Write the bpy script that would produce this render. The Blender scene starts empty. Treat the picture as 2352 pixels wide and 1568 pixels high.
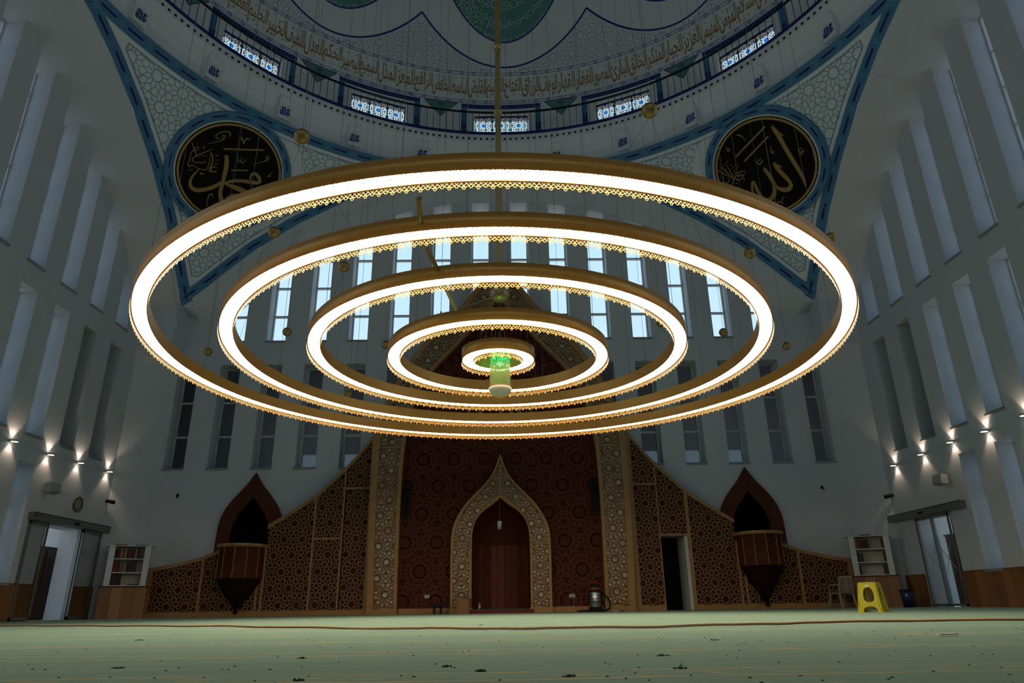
import bpy, math, random
from math import sin, cos, pi, radians, sqrt, atan2, hypot, floor
from mathutils import Vector, Matrix

random.seed(7)
SC = bpy.context.scene
COL = SC.collection

# ------------------------------------------------------------------ camera
def make_camera():
    yaw, pitch, roll = radians(.8212), radians(20.9055), radians(-.842)
    fw = Vector((sin(yaw)*cos(pitch), cos(yaw)*cos(pitch), sin(pitch)))
    r = Vector((cos(yaw), -sin(yaw), 0)); u = r.cross(fw)
    r2 = r*cos(roll)+u*sin(roll); u2 = -r*sin(roll)+u*cos(roll)
    cd = bpy.data.cameras.new('camera'); cam = bpy.data.objects.new('camera', cd); COL.objects.link(cam)
    m = Matrix((r2, u2, -fw)).transposed().to_4x4(); m.translation = Vector((.08, 0, .2))
    cam.matrix_world = m
    cd.sensor_width = 36.0; cd.lens = 36.0*1588/2352; cd.clip_start = .02; cd.clip_end = 300
    SC.camera = cam
make_camera()

# ------------------------------------------------------------------ sky and exposure
def make_world():
    w = bpy.data.worlds.new('sky'); SC.world = w; w.use_nodes = True
    nt = w.node_tree; nt.nodes.clear()
    out = nt.nodes.new('ShaderNodeOutputWorld'); bg = nt.nodes.new('ShaderNodeBackground')
    tc = nt.nodes.new('ShaderNodeTexCoord'); sep = nt.nodes.new('ShaderNodeSeparateXYZ')
    ramp = nt.nodes.new('ShaderNodeValToRGB'); mr = nt.nodes.new('ShaderNodeMapRange')
    mr.inputs['From Min'].default_value = -1; mr.inputs['From Max'].default_value = 1
    e = ramp.color_ramp.elements
    e[0].position = .47; e[0].color = (.95, .92, .88, 1)   # bright lower half below the horizon, added to light the ceilings from beneath
    e[1].position = .52; e[1].color = (.70, .88, 1, 1)
    n = e.new(.78); n.color = (.55, .82, 1, 1)
    n = e.new(1.); n.color = (.42, .70, 1, 1)
    nt.links.new(tc.outputs['Generated'], sep.inputs[0]); nt.links.new(sep.outputs['Z'], mr.inputs['Value'])
    nt.links.new(mr.outputs[0], ramp.inputs[0]); nt.links.new(ramp.outputs[0], bg.inputs['Color'])
    bg.inputs['Strength'].default_value = SKY
    nt.links.new(bg.outputs[0], out.inputs[0])
SKY = 1.15
RING_L = 18.0
SC.view_settings.view_transform = 'Standard'; SC.view_settings.look = 'None'
SC.view_settings.exposure = 0.0; SC.view_settings.gamma = 1.0; SC.view_settings.use_curve_mapping = False
make_world()
try:
    SC.cycles.use_denoising = True; SC.cycles.max_bounces = 6; SC.cycles.diffuse_bounces = 4; SC.cycles.glossy_bounces = 2; SC.cycles.use_adaptive_sampling = True; SC.cycles.adaptive_threshold = .05
    SC.cycles.transparent_max_bounces = 10; SC.cycles.sample_clamp_indirect = 6; SC.cycles.caustics_reflective = False
except Exception: pass

# ------------------------------------------------------------------ materials
M = {}
def nodemat(name):
    m = bpy.data.materials.new(name); m.use_nodes = True
    nt = m.node_tree; nt.nodes.clear(); out = nt.nodes.new('ShaderNodeOutputMaterial'); M[name] = m
    return m, nt, out
def pbr(name, col, rough=.6, metal=0., var=0., vscale=6., bump=0., bscale=60., stretch=None, spec=.4):
    m, nt, out = nodemat(name); b = nt.nodes.new('ShaderNodeBsdfPrincipled'); nt.links.new(b.outputs[0], out.inputs[0])
    b.inputs['Base Color'].default_value = (*col, 1); b.inputs['Roughness'].default_value = rough; b.inputs['Metallic'].default_value = metal
    b.inputs['Specular IOR Level'].default_value = spec
    tc = nt.nodes.new('ShaderNodeTexCoord'); mp = nt.nodes.new('ShaderNodeMapping'); nt.links.new(tc.outputs['Object'], mp.inputs[0])
    if stretch: mp.inputs['Scale'].default_value = stretch
    if var:
        n = nt.nodes.new('ShaderNodeTexNoise'); n.inputs['Scale'].default_value = vscale; n.inputs['Detail'].default_value = 4
        nt.links.new(mp.outputs[0], n.inputs['Vector'])
        mix = nt.nodes.new('ShaderNodeMix'); mix.data_type = 'RGBA'
        mix.inputs[6].default_value = (*[c*(1-var) for c in col], 1); mix.inputs[7].default_value = (*[min(1, c*(1+var)) for c in col], 1)
        nt.links.new(n.outputs['Fac'], mix.inputs[0]); nt.links.new(mix.outputs[2], b.inputs['Base Color'])
    if bump:
        n2 = nt.nodes.new('ShaderNodeTexNoise'); n2.inputs['Scale'].default_value = bscale; nt.links.new(mp.outputs[0], n2.inputs['Vector'])
        bp = nt.nodes.new('ShaderNodeBump'); bp.inputs['Strength'].default_value = bump; bp.inputs['Distance'].default_value = .01
        nt.links.new(n2.outputs['Fac'], bp.inputs['Height']); nt.links.new(bp.outputs[0], b.inputs['Normal'])
    return m
def emis(name, col, s):
    m, nt, out = nodemat(name); e = nt.nodes.new('ShaderNodeEmission'); e.inputs[0].default_value = (*col, 1); e.inputs[1].default_value = s
    nt.links.new(e.outputs[0], out.inputs[0]); return m
def glassy(name, tint, gloss=.06, haze=0., hazecol=(.6, .65, .7)):
    m, nt, out = nodemat(name)
    t = nt.nodes.new('ShaderNodeBsdfTransparent'); t.inputs[0].default_value = (*tint, 1)
    g = nt.nodes.new('ShaderNodeBsdfGlossy'); g.inputs['Roughness'].default_value = .03
    mx = nt.nodes.new('ShaderNodeMixShader'); mx.inputs[0].default_value = gloss
    nt.links.new(t.outputs[0], mx.inputs[1]); nt.links.new(g.outputs[0], mx.inputs[2]); last = mx
    if haze:
        tr = nt.nodes.new('ShaderNodeBsdfTranslucent'); tr.inputs[0].default_value = (*hazecol, 1)
        m2 = nt.nodes.new('ShaderNodeMixShader'); m2.inputs[0].default_value = haze
        nt.links.new(last.outputs[0], m2.inputs[1]); nt.links.new(tr.outputs[0], m2.inputs[2]); last = m2
    nt.links.new(last.outputs[0], out.inputs[0]); return m

pbr('plaster', (.585, .61, .66), .92, var=.04, vscale=.6, bump=.05, bscale=90)
pbr('ceiling_plaster', (.74, .79, .85), .92, var=.03, vscale=.6)  # wall plaster lightened in colour to brighten pendentives, gallery, drum and dome
pbr('frame_white', (.62, .64, .66), .45)
pbr('sill_stone', (.30, .31, .31), .5)
pbr('wood_trim', (.38, .195, .068), .45, var=.25, vscale=3, stretch=(1, 1, 6))
pbr('wood_lattice', (.36, .19, .075), .5, var=.2, vscale=3)
pbr('wood_panel', (.085, .017, .008), .6, spec=.15, var=.35, vscale=2, stretch=(5, 5, .8))
pbr('wood_back', (.055, .013, .008), .6, spec=.15, var=.3, vscale=2)
pbr('wood_carved', (.125, .030, .013), .6, spec=.15, var=.2, vscale=2)
pbr('wood_spire', (.024, .008, .006), .6, spec=.1)
pbr('wood_ogee', (.095, .026, .017), .6, spec=.15, var=.3, vscale=2, stretch=(5, 5, .8))
pbr('wood_pulpit', (.085, .022, .012), .6, spec=.15, var=.3, vscale=4)
for i, c in enumerate([(.26, .115, .04), (.31, .14, .05), (.22, .095, .034), (.35, .17, .065)]):
    pbr('wainscot%d' % i, c, .5, var=.25, vscale=4, stretch=(4, 4, .5))
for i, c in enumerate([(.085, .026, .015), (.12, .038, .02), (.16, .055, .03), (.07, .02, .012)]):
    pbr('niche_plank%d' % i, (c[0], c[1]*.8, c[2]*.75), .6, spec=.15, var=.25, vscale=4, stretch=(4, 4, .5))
pbr('gold_line', (.42, .26, .085), .45, metal=.3)
pbr('gold_paint', (.36, .22, .07), .5, metal=.2)
pbr('text_gold', (.36, .20, .06), .6)
pbr('brass', (.82, .38, .085), .36, metal=.45, var=.12, vscale=14, bump=.25, bscale=28)
pbr('brass_ball', (.36, .24, .085), .38, metal=.7, var=.2, vscale=8)
pbr('brass_pole', (.42, .30, .13), .35, metal=.7, var=.15, vscale=10)
pbr('lace_gold', (.30, .145, .030), .45, metal=.25)
pbr('disc_black', (.010, .008, .007), .8, spec=.1)
pbr('navy', (.012, .022, .16), .6)
pbr('blue_mid', (.05, .19, .43), .6, var=.1, vscale=5)
pbr('blue_line', (.02, .03, .30), .6)
pbr('cyan_line', (.13, .36, .46), .6)
pbr('strap_line', (.20, .40, .45), .7)
pbr('pale_line', (.28, .46, .50), .7)
pbr('teal_fill', (.10, .29, .27), .65, var=.1, vscale=2)
pbr('teal_pale', (.44, .54, .51), .7)
pbr('black_metal', (.012, .012, .012), .45)
pbr('black_plastic', (.010, .010, .011), .6, spec=.2)
pbr('steel', (.42, .43, .45), .36, metal=1.)
pbr('alu_grey', (.20, .20, .20), .4, metal=.3)
pbr('wire', (.17, .17, .17), .5)
pbr('white_paint', (.62, .62, .60), .6)
pbr('cream', (.55, .50, .42), .6)
pbr('red_plastic', (.30, .02, .02), .4)
pbr('yellow_plastic', (.42, .36, .012), .35)
pbr('beige_plastic', (.33, .25, .18), .5)
pbr('blue_bin', (.02, .02, .06), .5)
pbr('dark_void', (.004, .004, .004), .9)
pbr('corridor', (.42, .43, .44), .9)
pbr('concrete', (.42, .40, .40), .9, var=.2, vscale=1.5)
pbr('brown_door', (.10, .045, .028), .4, var=.2, vscale=3, stretch=(4, 4, .5))
pbr('cord_brown', (.55, .30, .11), .6)
pbr('debris', (.03, .10, .075), .9)
pbr('paper', (.8, .68, .5), .8)
pbr('step_red', (.20, .02, .015), .8)
pbr('step_green', (.06, .12, .10), .95)
pbr('clock_face', (.45, .43, .36), .5)
pbr('clock_rim', (.13, .10, .06), .4)
pbr('speaker_grey', (.42, .42, .41), .6)
pbr('grille', (.012, .012, .012), .8, spec=.1)
pbr('lamp_glass', (.50, .50, .40), .3)
for i, c in enumerate([(.16, .02, .025), (.05, .012, .014), (.30, .22, .14), (.02, .03, .035), (.09, .05, .02), (.03, .05, .09), (.38, .34, .28)]):
    pbr('book%d' % i, c, .6)
emis('diffuser', (1, .86, .64), RING_L)
emis('sconce_glow', (1, .80, .58), 6)
emis('green_glow', (.08, 1, .35), 1.6)
glassy('glass_clear', (.97, .99, 1), .05)
glassy('glass_side', (.66, .70, .74), .06)
glassy('glass_frost', (.50, .53, .56), .05, .5, (.5, .53, .57))
glassy('glass_door', (.93, .95, .96), .08)
glassy('lantern_glass', (.55, .85, .6), .1, .35, (.3, .8, .4))

def mat_onyx():
    m, nt, out = nodemat('onyx'); b = nt.nodes.new('ShaderNodeBsdfPrincipled'); nt.links.new(b.outputs[0], out.inputs[0]); b.inputs['Roughness'].default_value = .35
    tc = nt.nodes.new('ShaderNodeTexCoord'); n = nt.nodes.new('ShaderNodeTexNoise'); n.inputs['Scale'].default_value = 5; n.inputs['Detail'].default_value = 6
    r = nt.nodes.new('ShaderNodeValToRGB'); e = r.color_ramp.elements
    e[0].position = .34; e[0].color = (.42, .20, .10, 1); e[1].position = .58; e[1].color = (.66, .58, .50, 1); k = e.new(.45); k.color = (.56, .42, .30, 1)
    nt.links.new(tc.outputs['Object'], n.inputs['Vector']); nt.links.new(n.outputs['Fac'], r.inputs[0]); nt.links.new(r.outputs[0], b.inputs['Base Color'])
mat_onyx()

def mat_carpet():
    m, nt, out = nodemat('carpet'); L = nt.links.new; N = nt.nodes.new
    b = N('ShaderNodeBsdfPrincipled'); L(b.outputs[0], out.inputs[0]); b.inputs['Roughness'].default_value = .95; b.inputs['Specular IOR Level'].default_value = .1
    g = N('ShaderNodeNewGeometry'); sep = N('ShaderNodeSeparateXYZ'); L(g.outputs['Position'], sep.inputs[0])
    def math(op, a, bb=None, c=None):
        n = N('ShaderNodeMath'); n.operation = op
        for i, v in enumerate((a, bb, c)):
            if v is None: continue
            if isinstance(v, (int, float)): n.inputs[i].default_value = v
            else: L(v, n.inputs[i])
        return n.outputs[0]
    def noise(scale, mapping, detail=3):
        mp = N('ShaderNodeMapping'); mp.inputs['Scale'].default_value = mapping; L(g.outputs['Position'], mp.inputs[0])
        n = N('ShaderNodeTexNoise'); n.inputs['Scale'].default_value = scale; n.inputs['Detail'].default_value = detail; L(mp.outputs[0], n.inputs['Vector']); return n.outputs['Fac']
    wob = math('MULTIPLY', math('SUBTRACT', noise(.8, (1, 1, 1)), .5), .22)
    y = math('ADD', sep.outputs['Y'], wob)
    per = math('WRAP', math('SUBTRACT', y, 2.2), 1.2, 0.0)          # prayer rows every 1.2 m
    def band(c, w):
        d = math('ABSOLUTE', math('SUBTRACT', per, c)); return math('LESS_THAN', d, w)
    mrn = N('ShaderNodeMapRange'); L(noise(2.4, (1, 9, 1), 5), mrn.inputs['Value']); mrn.inputs['From Min'].default_value = .36; mrn.inputs['From Max'].default_value = .66; brk = mrn.outputs[0]
    line = math('MAXIMUM', math('MULTIPLY', band(.03, .015), brk), math('MULTIPLY', band(.27, .012), brk))
    inner = math('MULTIPLY', math('MULTIPLY', math('LESS_THAN', math('ABSOLUTE', math('SUBTRACT', per, .15)), .07), math('GREATER_THAN', noise(5, (1, 5, 1), 5), .58)), .42)
    dash = math('MULTIPLY', math('GREATER_THAN', noise(11, (1, 2.4, 1), 3), .68), .42)
    fac = math('MINIMUM', math('MAXIMUM', math('MAXIMUM', math('MULTIPLY', line, 1.0), inner), dash), 1.0)
    base = N('ShaderNodeMix'); base.data_type = 'RGBA'; base.inputs[6].default_value = (.175, .262, .200, 1); base.inputs[7].default_value = (.240, .345, .262, 1); L(noise(2.2, (.35, 3, 1), 6), base.inputs[0])
    mix = N('ShaderNodeMix'); mix.data_type = 'RGBA'; L(fac, mix.inputs[0]); L(base.outputs[2], mix.inputs[6]); mix.inputs[7].default_value = (.66, .43, .16, 1)
    L(mix.outputs[2], b.inputs['Base Color'])
    bp = N('ShaderNodeBump'); bp.inputs['Strength'].default_value = .5; bp.inputs['Distance'].default_value = .01; L(noise(140, (1, 1, 1), 2), bp.inputs['Height']); L(bp.outputs[0], b.inputs['Normal'])
mat_carpet()

def mat_stained():
    """coloured glass rosettes in dark lead, lit from outside by the sky"""
    m, nt, out = nodemat('stained_glass'); L = nt.links.new; N = nt.nodes.new
    uv = N('ShaderNodeUVMap'); sep = N('ShaderNodeSeparateXYZ'); L(uv.outputs[0], sep.inputs[0])
    def mt(op, a, bb=None, c=None):
        n = N('ShaderNodeMath'); n.operation = op
        for i, v in enumerate((a, bb, c)):
            if v is None: continue
            if isinstance(v, (int, float)): n.inputs[i].default_value = v
            else: L(v, n.inputs[i])
        return n.outputs[0]
    u, v = sep.outputs['X'], sep.outputs['Y']
    uA = mt('WRAP', u, .36, -.36); vA = mt('WRAP', v, .2, -.2)
    uB = mt('WRAP', mt('ADD', u, .36), .36, -.36); vB = mt('WRAP', mt('ADD', v, .2), .2, -.2)
    ln = lambda a, b_: mt('SQRT', mt('ADD', mt('MULTIPLY', a, a), mt('MULTIPLY', b_, b_)))
    rA, rB = ln(uA, vA), ln(uB, vB); isB = mt('LESS_THAN', rB, rA)
    pick = lambda a, b_: mt('ADD', mt('MULTIPLY', a, mt('SUBTRACT', 1.0, isB)), mt('MULTIPLY', b_, isB))
    r = mt('MINIMUM', rA, rB); ang = mt('ARCTAN2', pick(vA, vB), pick(uA, uB)); cs = mt('COSINE', mt('MULTIPLY', ang, 12.0))
    def rng(a, b_): return mt('MULTIPLY', mt('GREATER_THAN', r, a), mt('LESS_THAN', r, b_))
    pet = mt('MULTIPLY', rng(.080, .158), mt('GREATER_THAN', cs, -.72))
    pet2 = mt('MULTIPLY', rng(.166, .26), mt('LESS_THAN', cs, .55))
    org = mt('MULTIPLY', rng(.170, .205), mt('LESS_THAN', cs, -.80))
    ctr = mt('LESS_THAN', r, .05); tq = mt('MULTIPLY', rng(.058, .078), mt('GREATER_THAN', cs, .2))
    def mixc(f, a, b_):
        n = N('ShaderNodeMix'); n.data_type = 'RGBA'; L(f, n.inputs[0])
        for i, x in ((6, a), (7, b_)):
            if isinstance(x, tuple): n.inputs[i].default_value = (*x, 1)
            else: L(x, n.inputs[i])
        return n.outputs[2]
    c = mixc(mt('MAXIMUM', pet, pet2), (0., 0., 0.), (1, .95, .93))
    c = mixc(org, c, (.95, .42, .05)); c = mixc(tq, c, (.05, .35, .38))
    c = mixc(ctr, c, mixc(isB, (.03, .22, .95), (.02, .06, .06)))
    t = N('ShaderNodeBsdfTransparent'); L(c, t.inputs[0]); d = N('ShaderNodeBsdfPrincipled'); d.inputs['Base Color'].default_value = (.03, .035, .04, 1)
    ms = N('ShaderNodeMixShader'); ms.inputs[0].default_value = .08; L(t.outputs[0], ms.inputs[1]); L(d.outputs[0], ms.inputs[2]); L(ms.outputs[0], out.inputs[0])
mat_stained()

# ------------------------------------------------------------------ helpers
class MB:
    def __init__(s): s.v = []; s.f = []; s.mi = []; s.uv = None
    def add(s, vs, fs, mi=0):
        n = len(s.v); s.v.extend([tuple(p) for p in vs])
        for f in fs: s.f.append(tuple(i+n for i in f)); s.mi.append(mi)
    def box(s, x0, x1, y0, y1, z0, z1, mi=0):
        s.add([(x0, y0, z0), (x1, y0, z0), (x1, y1, z0), (x0, y1, z0), (x0, y0, z1), (x1, y0, z1), (x1, y1, z1), (x0, y1, z1)],
              [(0, 3, 2, 1), (4, 5, 6, 7), (0, 1, 5, 4), (1, 2, 6, 5), (2, 3, 7, 6), (3, 0, 4, 7)], mi)
    def fbox(s, fn, a0, a1, b0, b1, c0, c1, mi=0):
        s.add([fn(a, b, c) for c in (c0, c1) for a, b in ((a0, b0), (a1, b0), (a1, b1), (a0, b1))],
              [(0, 3, 2, 1), (4, 5, 6, 7), (0, 1, 5, 4), (1, 2, 6, 5), (2, 3, 7, 6), (3, 0, 4, 7)], mi)
    def prism(s, poly, fn, h0, h1, mi=0, back=True):
        n = len(poly); vs = [fn(x, y, h1) for x, y in poly]+[fn(x, y, h0) for x, y in poly]
        fs = [tuple(range(n))]+[(i, i+n, (i+1) % n+n, (i+1) % n) for i in range(n)]
        if back: fs.append(tuple(range(2*n-1, n-1, -1)))
        s.add(vs, fs, mi)
    def strip(s, A, B, fn, h0, h1, mi=0, closed=False):
        """solid band between two outlines of equal length, h0 (back) to h1 (front)"""
        n = len(A); vs = []
        for P in (A, B):
            for h in (h1, h0): vs += [fn(x, y, h) for x, y in P]
        fs = []; m = n if closed else n-1
        for i in range(m):
            j = (i+1) % n
            fs += [(i, j, 2*n+j, 2*n+i), (i, n+i, n+j, j), (2*n+i, 2*n+j, 3*n+j, 3*n+i), (n+i, 3*n+i, 3*n+j, n+j)]
        if not closed: fs += [(0, 2*n, 3*n, n), (n-1, 2*n-1, 4*n-1, 3*n-1)]
        s.add(vs, fs, mi)
    def tube(s, pts, r, n=6, mi=0, cap=True):
        pts = [Vector(p) for p in pts]; k = len(pts); rs = r if isinstance(r, (list, tuple)) else [r]*k; vs = []
        for i, p in enumerate(pts):
            d = (pts[min(i+1, k-1)]-pts[max(i-1, 0)]); d = d.normalized() if d.length else Vector((0, 0, 1))
            a = d.cross(Vector((0, 0, 1)) if abs(d.z) < .9 else Vector((1, 0, 0))).normalized(); b = d.cross(a)
            vs += [p+(a*cos(2*pi*j/n)+b*sin(2*pi*j/n))*rs[i] for j in range(n)]
        fs = [(i*n+j, i*n+(j+1) % n, (i+1)*n+(j+1) % n, (i+1)*n+j) for i in range(k-1) for j in range(n)]
        if cap: fs += [tuple(range(n)), tuple(range(k*n-1, (k-1)*n-1, -1))]
        s.add(vs, fs, mi)
    def lathe(s, prof, n=32, c=(0, 0, 0), a0=0., a1=2*pi, mi=0):
        full = abs(a1-a0-2*pi) < 1e-6; k = n if full else n+1; vs = []
        for i in range(k):
            a = a0+(a1-a0)*i/n; vs += [(c[0]+r*sin(a), c[1]+r*cos(a), c[2]+z) for r, z in prof]
        m = len(prof); fs = []
        for i in range(n):
            j = (i+1) % k
            fs += [(i*m+q, j*m+q, j*m+q+1, i*m+q+1) for q in range(m-1)]
        s.add(vs, fs, mi)
    def bars(s, segs, w, fn, h0, h1, mi=0, sides=True):
        for (x0, y0), (x1, y1) in segs:
            dx, dy = x1-x0, y1-y0; l = hypot(dx, dy)
            if l < 1e-6: continue
            nx, ny = -dy/l*w/2, dx/l*w/2; ex, ey = dx/l*w*.25, dy/l*w*.25
            q = [(x0+nx-ex, y0+ny-ey), (x0-nx-ex, y0-ny-ey), (x1-nx+ex, y1-ny+ey), (x1+nx+ex, y1+ny+ey)]
            if sides: s.add([fn(x, y, h1) for x, y in q]+[fn(x, y, h0) for x, y in q], [(0, 1, 2, 3), (0, 3, 7, 4), (1, 5, 6, 2)], mi)
            else: s.add([fn(x, y, h1) for x, y in q], [(0, 1, 2, 3)], mi)
    def mesh(s, name, mats, smooth=False):
        me = bpy.data.meshes.new(name); me.from_pydata(s.v, [], s.f)
        for m in (mats if isinstance(mats, (list, tuple)) else [mats]): me.materials.append(M[m])
        if isinstance(mats, (list, tuple)) and len(mats) > 1: me.polygons.foreach_set('material_index', s.mi)
        if smooth: me.polygons.foreach_set('use_smooth', [True]*len(me.polygons))
        me.update(); return me
    def build(s, name, mats, parent=None, smooth=False): return put(name, s.mesh(name, mats, smooth), parent)

def put(name, me, parent=None):
    o = bpy.data.objects.new(name, me); COL.objects.link(o)
    if parent:
        o.parent = parent
        b = parent.matrix_basis.copy(); q = parent.parent
        mw = b if q is None else q.matrix_basis @ q_inv(parent) @ b
        o.matrix_parent_inverse = mw.inverted()
    return o
def q_inv(o): return o.matrix_parent_inverse
def tag(o, label, cat, group=None, kind=None):
    o['label'] = label; o['category'] = cat
    if group: o['group'] = group
    if kind: o['kind'] = kind
    return o
def thing(name, label, cat, loc=(0, 0, 0), group=None, kind=None):
    o = bpy.data.objects.new(name, None); COL.objects.link(o); o.location = loc; o.empty_display_size = .2
    return tag(o, label, cat, group, kind)
def struct(name, mb, mats, label, cat, smooth=False): return tag(mb.build(name, mats, None, smooth), label, cat, kind='structure')
XZ = lambda Y: (lambda x, z, h: (x, Y-h, z))           # h points out of a back-wall surface, into the hall
def pip(x, y, poly):
    c = False; n = len(poly); j = n-1
    for i in range(n):
        xi, yi = poly[i]; xj, yj = poly[j]
        if (yi > y) != (yj > y) and x < (xj-xi)*(y-yi)/(yj-yi)+xi: c = not c
        j = i
    return c
def resample(P, n):
    L = [0]
    for a, b in zip(P, P[1:]): L.append(L[-1]+hypot(b[0]-a[0], b[1]-a[1]))
    out = []; k = 0
    for i in range(n):
        t = L[-1]*i/(n-1)
        while k < len(P)-2 and L[k+1] < t: k += 1
        f = (t-L[k])/max(1e-9, L[k+1]-L[k]); out.append((P[k][0]+(P[k+1][0]-P[k][0])*f, P[k][1]+(P[k+1][1]-P[k][1])*f))
    return out
def smooth_line(P, it=2):
    for _ in range(it):
        Q = [P[0]]
        for a, b in zip(P, P[1:]): Q += [(a[0]*.75+b[0]*.25, a[1]*.75+b[1]*.25), (a[0]*.25+b[0]*.75, a[1]*.25+b[1]*.75)]
        P = Q+[P[-1]]
    return P
lerp2 = lambda A, B, t: [(a[0]+(b[0]-a[0])*t, a[1]+(b[1]-a[1])*t) for a, b in zip(A, B)]
def hankin(d, x0, x1, y0, y1, ox=0., oy=0., th=60., core=.34):
    """star and rosette strapwork: twelve-petalled rosettes every d, lines as 2-D segments"""
    ap = d/2; a = d/(2+sqrt(3)); th = radians(th); S = []; t15 = math.tan(radians(15))
    s1 = t15*ap/(cos(th)+t15*sin(th)); s2 = .5*a*.5/sin(th+radians(30))
    j0 = int(floor((y0-oy)/(d*.8660254)))-1; j1 = int((y1-oy)/(d*.8660254))+2
    for j in range(j0, j1+1):
        cy = oy+j*d*.8660254; sh = (j % 2)*d/2
        for i in range(int(floor((x0-ox)/d))-2, int((x1-ox)/d)+3):
            cx = ox+i*d+sh
            if cx < x0-d or cx > x1+d or cy < y0-d or cy > y1+d: continue
            for k in range(12):
                t = radians(30*k); n = (cos(t), sin(t)); g = (-sin(t), cos(t)); m = (cx+ap*n[0], cy+ap*n[1])
                for sg in (1, -1):
                    dx, dy = sg*g[0]*cos(th)-n[0]*sin(th), sg*g[1]*cos(th)-n[1]*sin(th); p = (m[0]+dx*s1, m[1]+dy*s1); S.append((m, p))
                    if sg > 0:
                        b = t+radians(15); q = (cx+core*ap*cos(b), cy+core*ap*sin(b)); S.append((p, q))
                        S += [(q, (cx+core*ap*1.22*cos(t), cy+core*ap*1.22*sin(t))), (q, (cx+core*ap*1.22*cos(t+radians(30)), cy+core*ap*1.22*sin(t+radians(30))))]
                    if k % 2:
                        dx, dy = sg*g[0]*cos(th)+n[0]*sin(th), sg*g[1]*cos(th)+n[1]*sin(th); S.append((m, (m[0]+dx*s2, m[1]+dy*s2)))
    return S
tan30 = math.tan(radians(30))
def clip(S, inside, step):
    out = []
    for (x0, y0), (x1, y1) in S:
        n = max(1, int(round(hypot(x1-x0, y1-y0)/step))); run = None
        for i in range(n):
            a, b = i/n, (i+1)/n; m = (a+b)/2
            if inside(x0+(x1-x0)*m, y0+(y1-y0)*m): run = (run[0], b) if run else (a, b)
            elif run: out.append(run_seg(x0, y0, x1, y1, run)); run = None
        if run: out.append(run_seg(x0, y0, x1, y1, run))
    return out
def run_seg(x0, y0, x1, y1, r): return ((x0+(x1-x0)*r[0], y0+(y1-y0)*r[0]), (x0+(x1-x0)*r[1], y0+(y1-y0)*r[1]))
def pieces(S, step):
    out = []
    for (x0, y0), (x1, y1) in S:
        n = max(1, int(round(hypot(x1-x0, y1-y0)/step)))
        out += [((x0+(x1-x0)*i/n, y0+(y1-y0)*i/n), (x0+(x1-x0)*(i+1)/n, y0+(y1-y0)*(i+1)/n)) for i in range(n)]
    return out
def polyline(P): return list(zip(P, P[1:]))
def dup(root, loc, label=None, cat=None, group=None, rotz=0.):
    r = root.copy(); COL.objects.link(r); r.location = loc; r.rotation_euler = (0, 0, rotz)
    if label: r['label'] = label
    if group: r['group'] = group
    for ch in list(root.children):
        c = ch.copy(); COL.objects.link(c); c.parent = r; c.matrix_parent_inverse = ch.matrix_parent_inverse.copy()
        for g in ch.children:
            d = g.copy(); COL.objects.link(d); d.parent = c; d.matrix_parent_inverse = g.matrix_parent_inverse.copy()
    return r
ORD = ['first', 'second', 'third', 'fourth', 'fifth', 'sixth', 'seventh', 'eighth', 'ninth', 'tenth', 'eleventh', 'twelfth', 'thirteenth', 'fourteenth', 'fifteenth', 'sixteenth']
STROKES_L = [[-366,503,114,-234,231,150,-163,-87,128,-108,-362,114,-72,-619,118,-13,-813,132,126,-1001,155,315,-1114,178,503,-1145,91],[-139,-389,91,-276,-617,137,-482,-825,128,-713,-965,141,-903,-970,128,-1017,-835,96,-1042,-632,73,-977,-389,41,-930,-274,18],[-50,-403,68,110,-239,105,314,-125,105,580,-30,128,840,34,137,993,105,91,913,250,118,743,332,118,620,286,82,620,142,59,737,-97,27],[-31,-408,46,296,-374,160,637,-387,173,961,-404,160,1237,-366,68],[192,-861,23,305,-684,100,525,-600,128,841,-549,114,1153,-475,91],[-532,648,50,645,1182,50],[-28,102,41,456,331,41],[-9,610,18,33,495,27,103,461,32,125,526,23,86,642,14],[134,516,23,213,472,32,241,540,27,199,656,14],[-210,1246,32,-134,1218,50,-20,1075,32],[-25,1086,18,-37,1253,41,25,1311,41,86,1262,14],[-1047,572,11,-816,757,23,-646,922,27,-637,1057,32,-721,1067,27,-723,988,23,-636,927,27],[-749,909,32,-863,865,27,-914,930,27,-853,1066,32,-715,1193,32,-566,1242,41,-520,1182,36,-542,1087,18],[485,553,9,737,773,23,885,911,32,900,1037,36,804,1054,27,816,955,23,923,896,32],[1113,-10,27,1206,-67,41,1297,-191,27],[1300,-181,18,1301,-9,36,1402,37,32,1435,-34,14],[1211,656,7,1161,492,23,1140,412,41,1222,478,32],[-246,-1354,9,-307,-1111,27,-338,-946,27,-261,-884,50,-206,-955,27],[-1454,414,27,-1215,129,32,-1135,76,27],[-1173,84,27,-1003,298,32,-827,503,11],[-1158,104,27,-1243,-2,32,-1247,-122,32,-1105,-138,27,-996,-59,32,-880,-51,32,-873,58,23],[-846,388,32,-715,267,41,-641,37,36,-667,-203,36,-541,-197,46,-418,-126,32],[-468,-9,23,-602,-25,32,-616,-152,32],[-1317,262,18,-1369,106,23,-1316,-51,27,-1303,-280,27,-1236,-359,27,-1182,-222,23,-1050,-270,23,-907,-271,27,-717,-240,27,-740,43,23,-818,323,14],[-1323,193,18,-1219,252,27,-1204,356,32,-1300,361,27,-1308,253,18],[-850,-362,50,-820,-422,50],[-777,-354,50,-751,-403,41],[-1220,-438,18,-1083,-360,18],[-1090,111,16,-900,222,16],[-607,71,14,-467,141,14],[-612,197,14,-472,267,14],[-1119,489,18,-1078,431,32,-1070,357,11],[-1320,467,18,-1283,434,18],[-673,367,23,-613,330,23,-593,406,18]]
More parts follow.
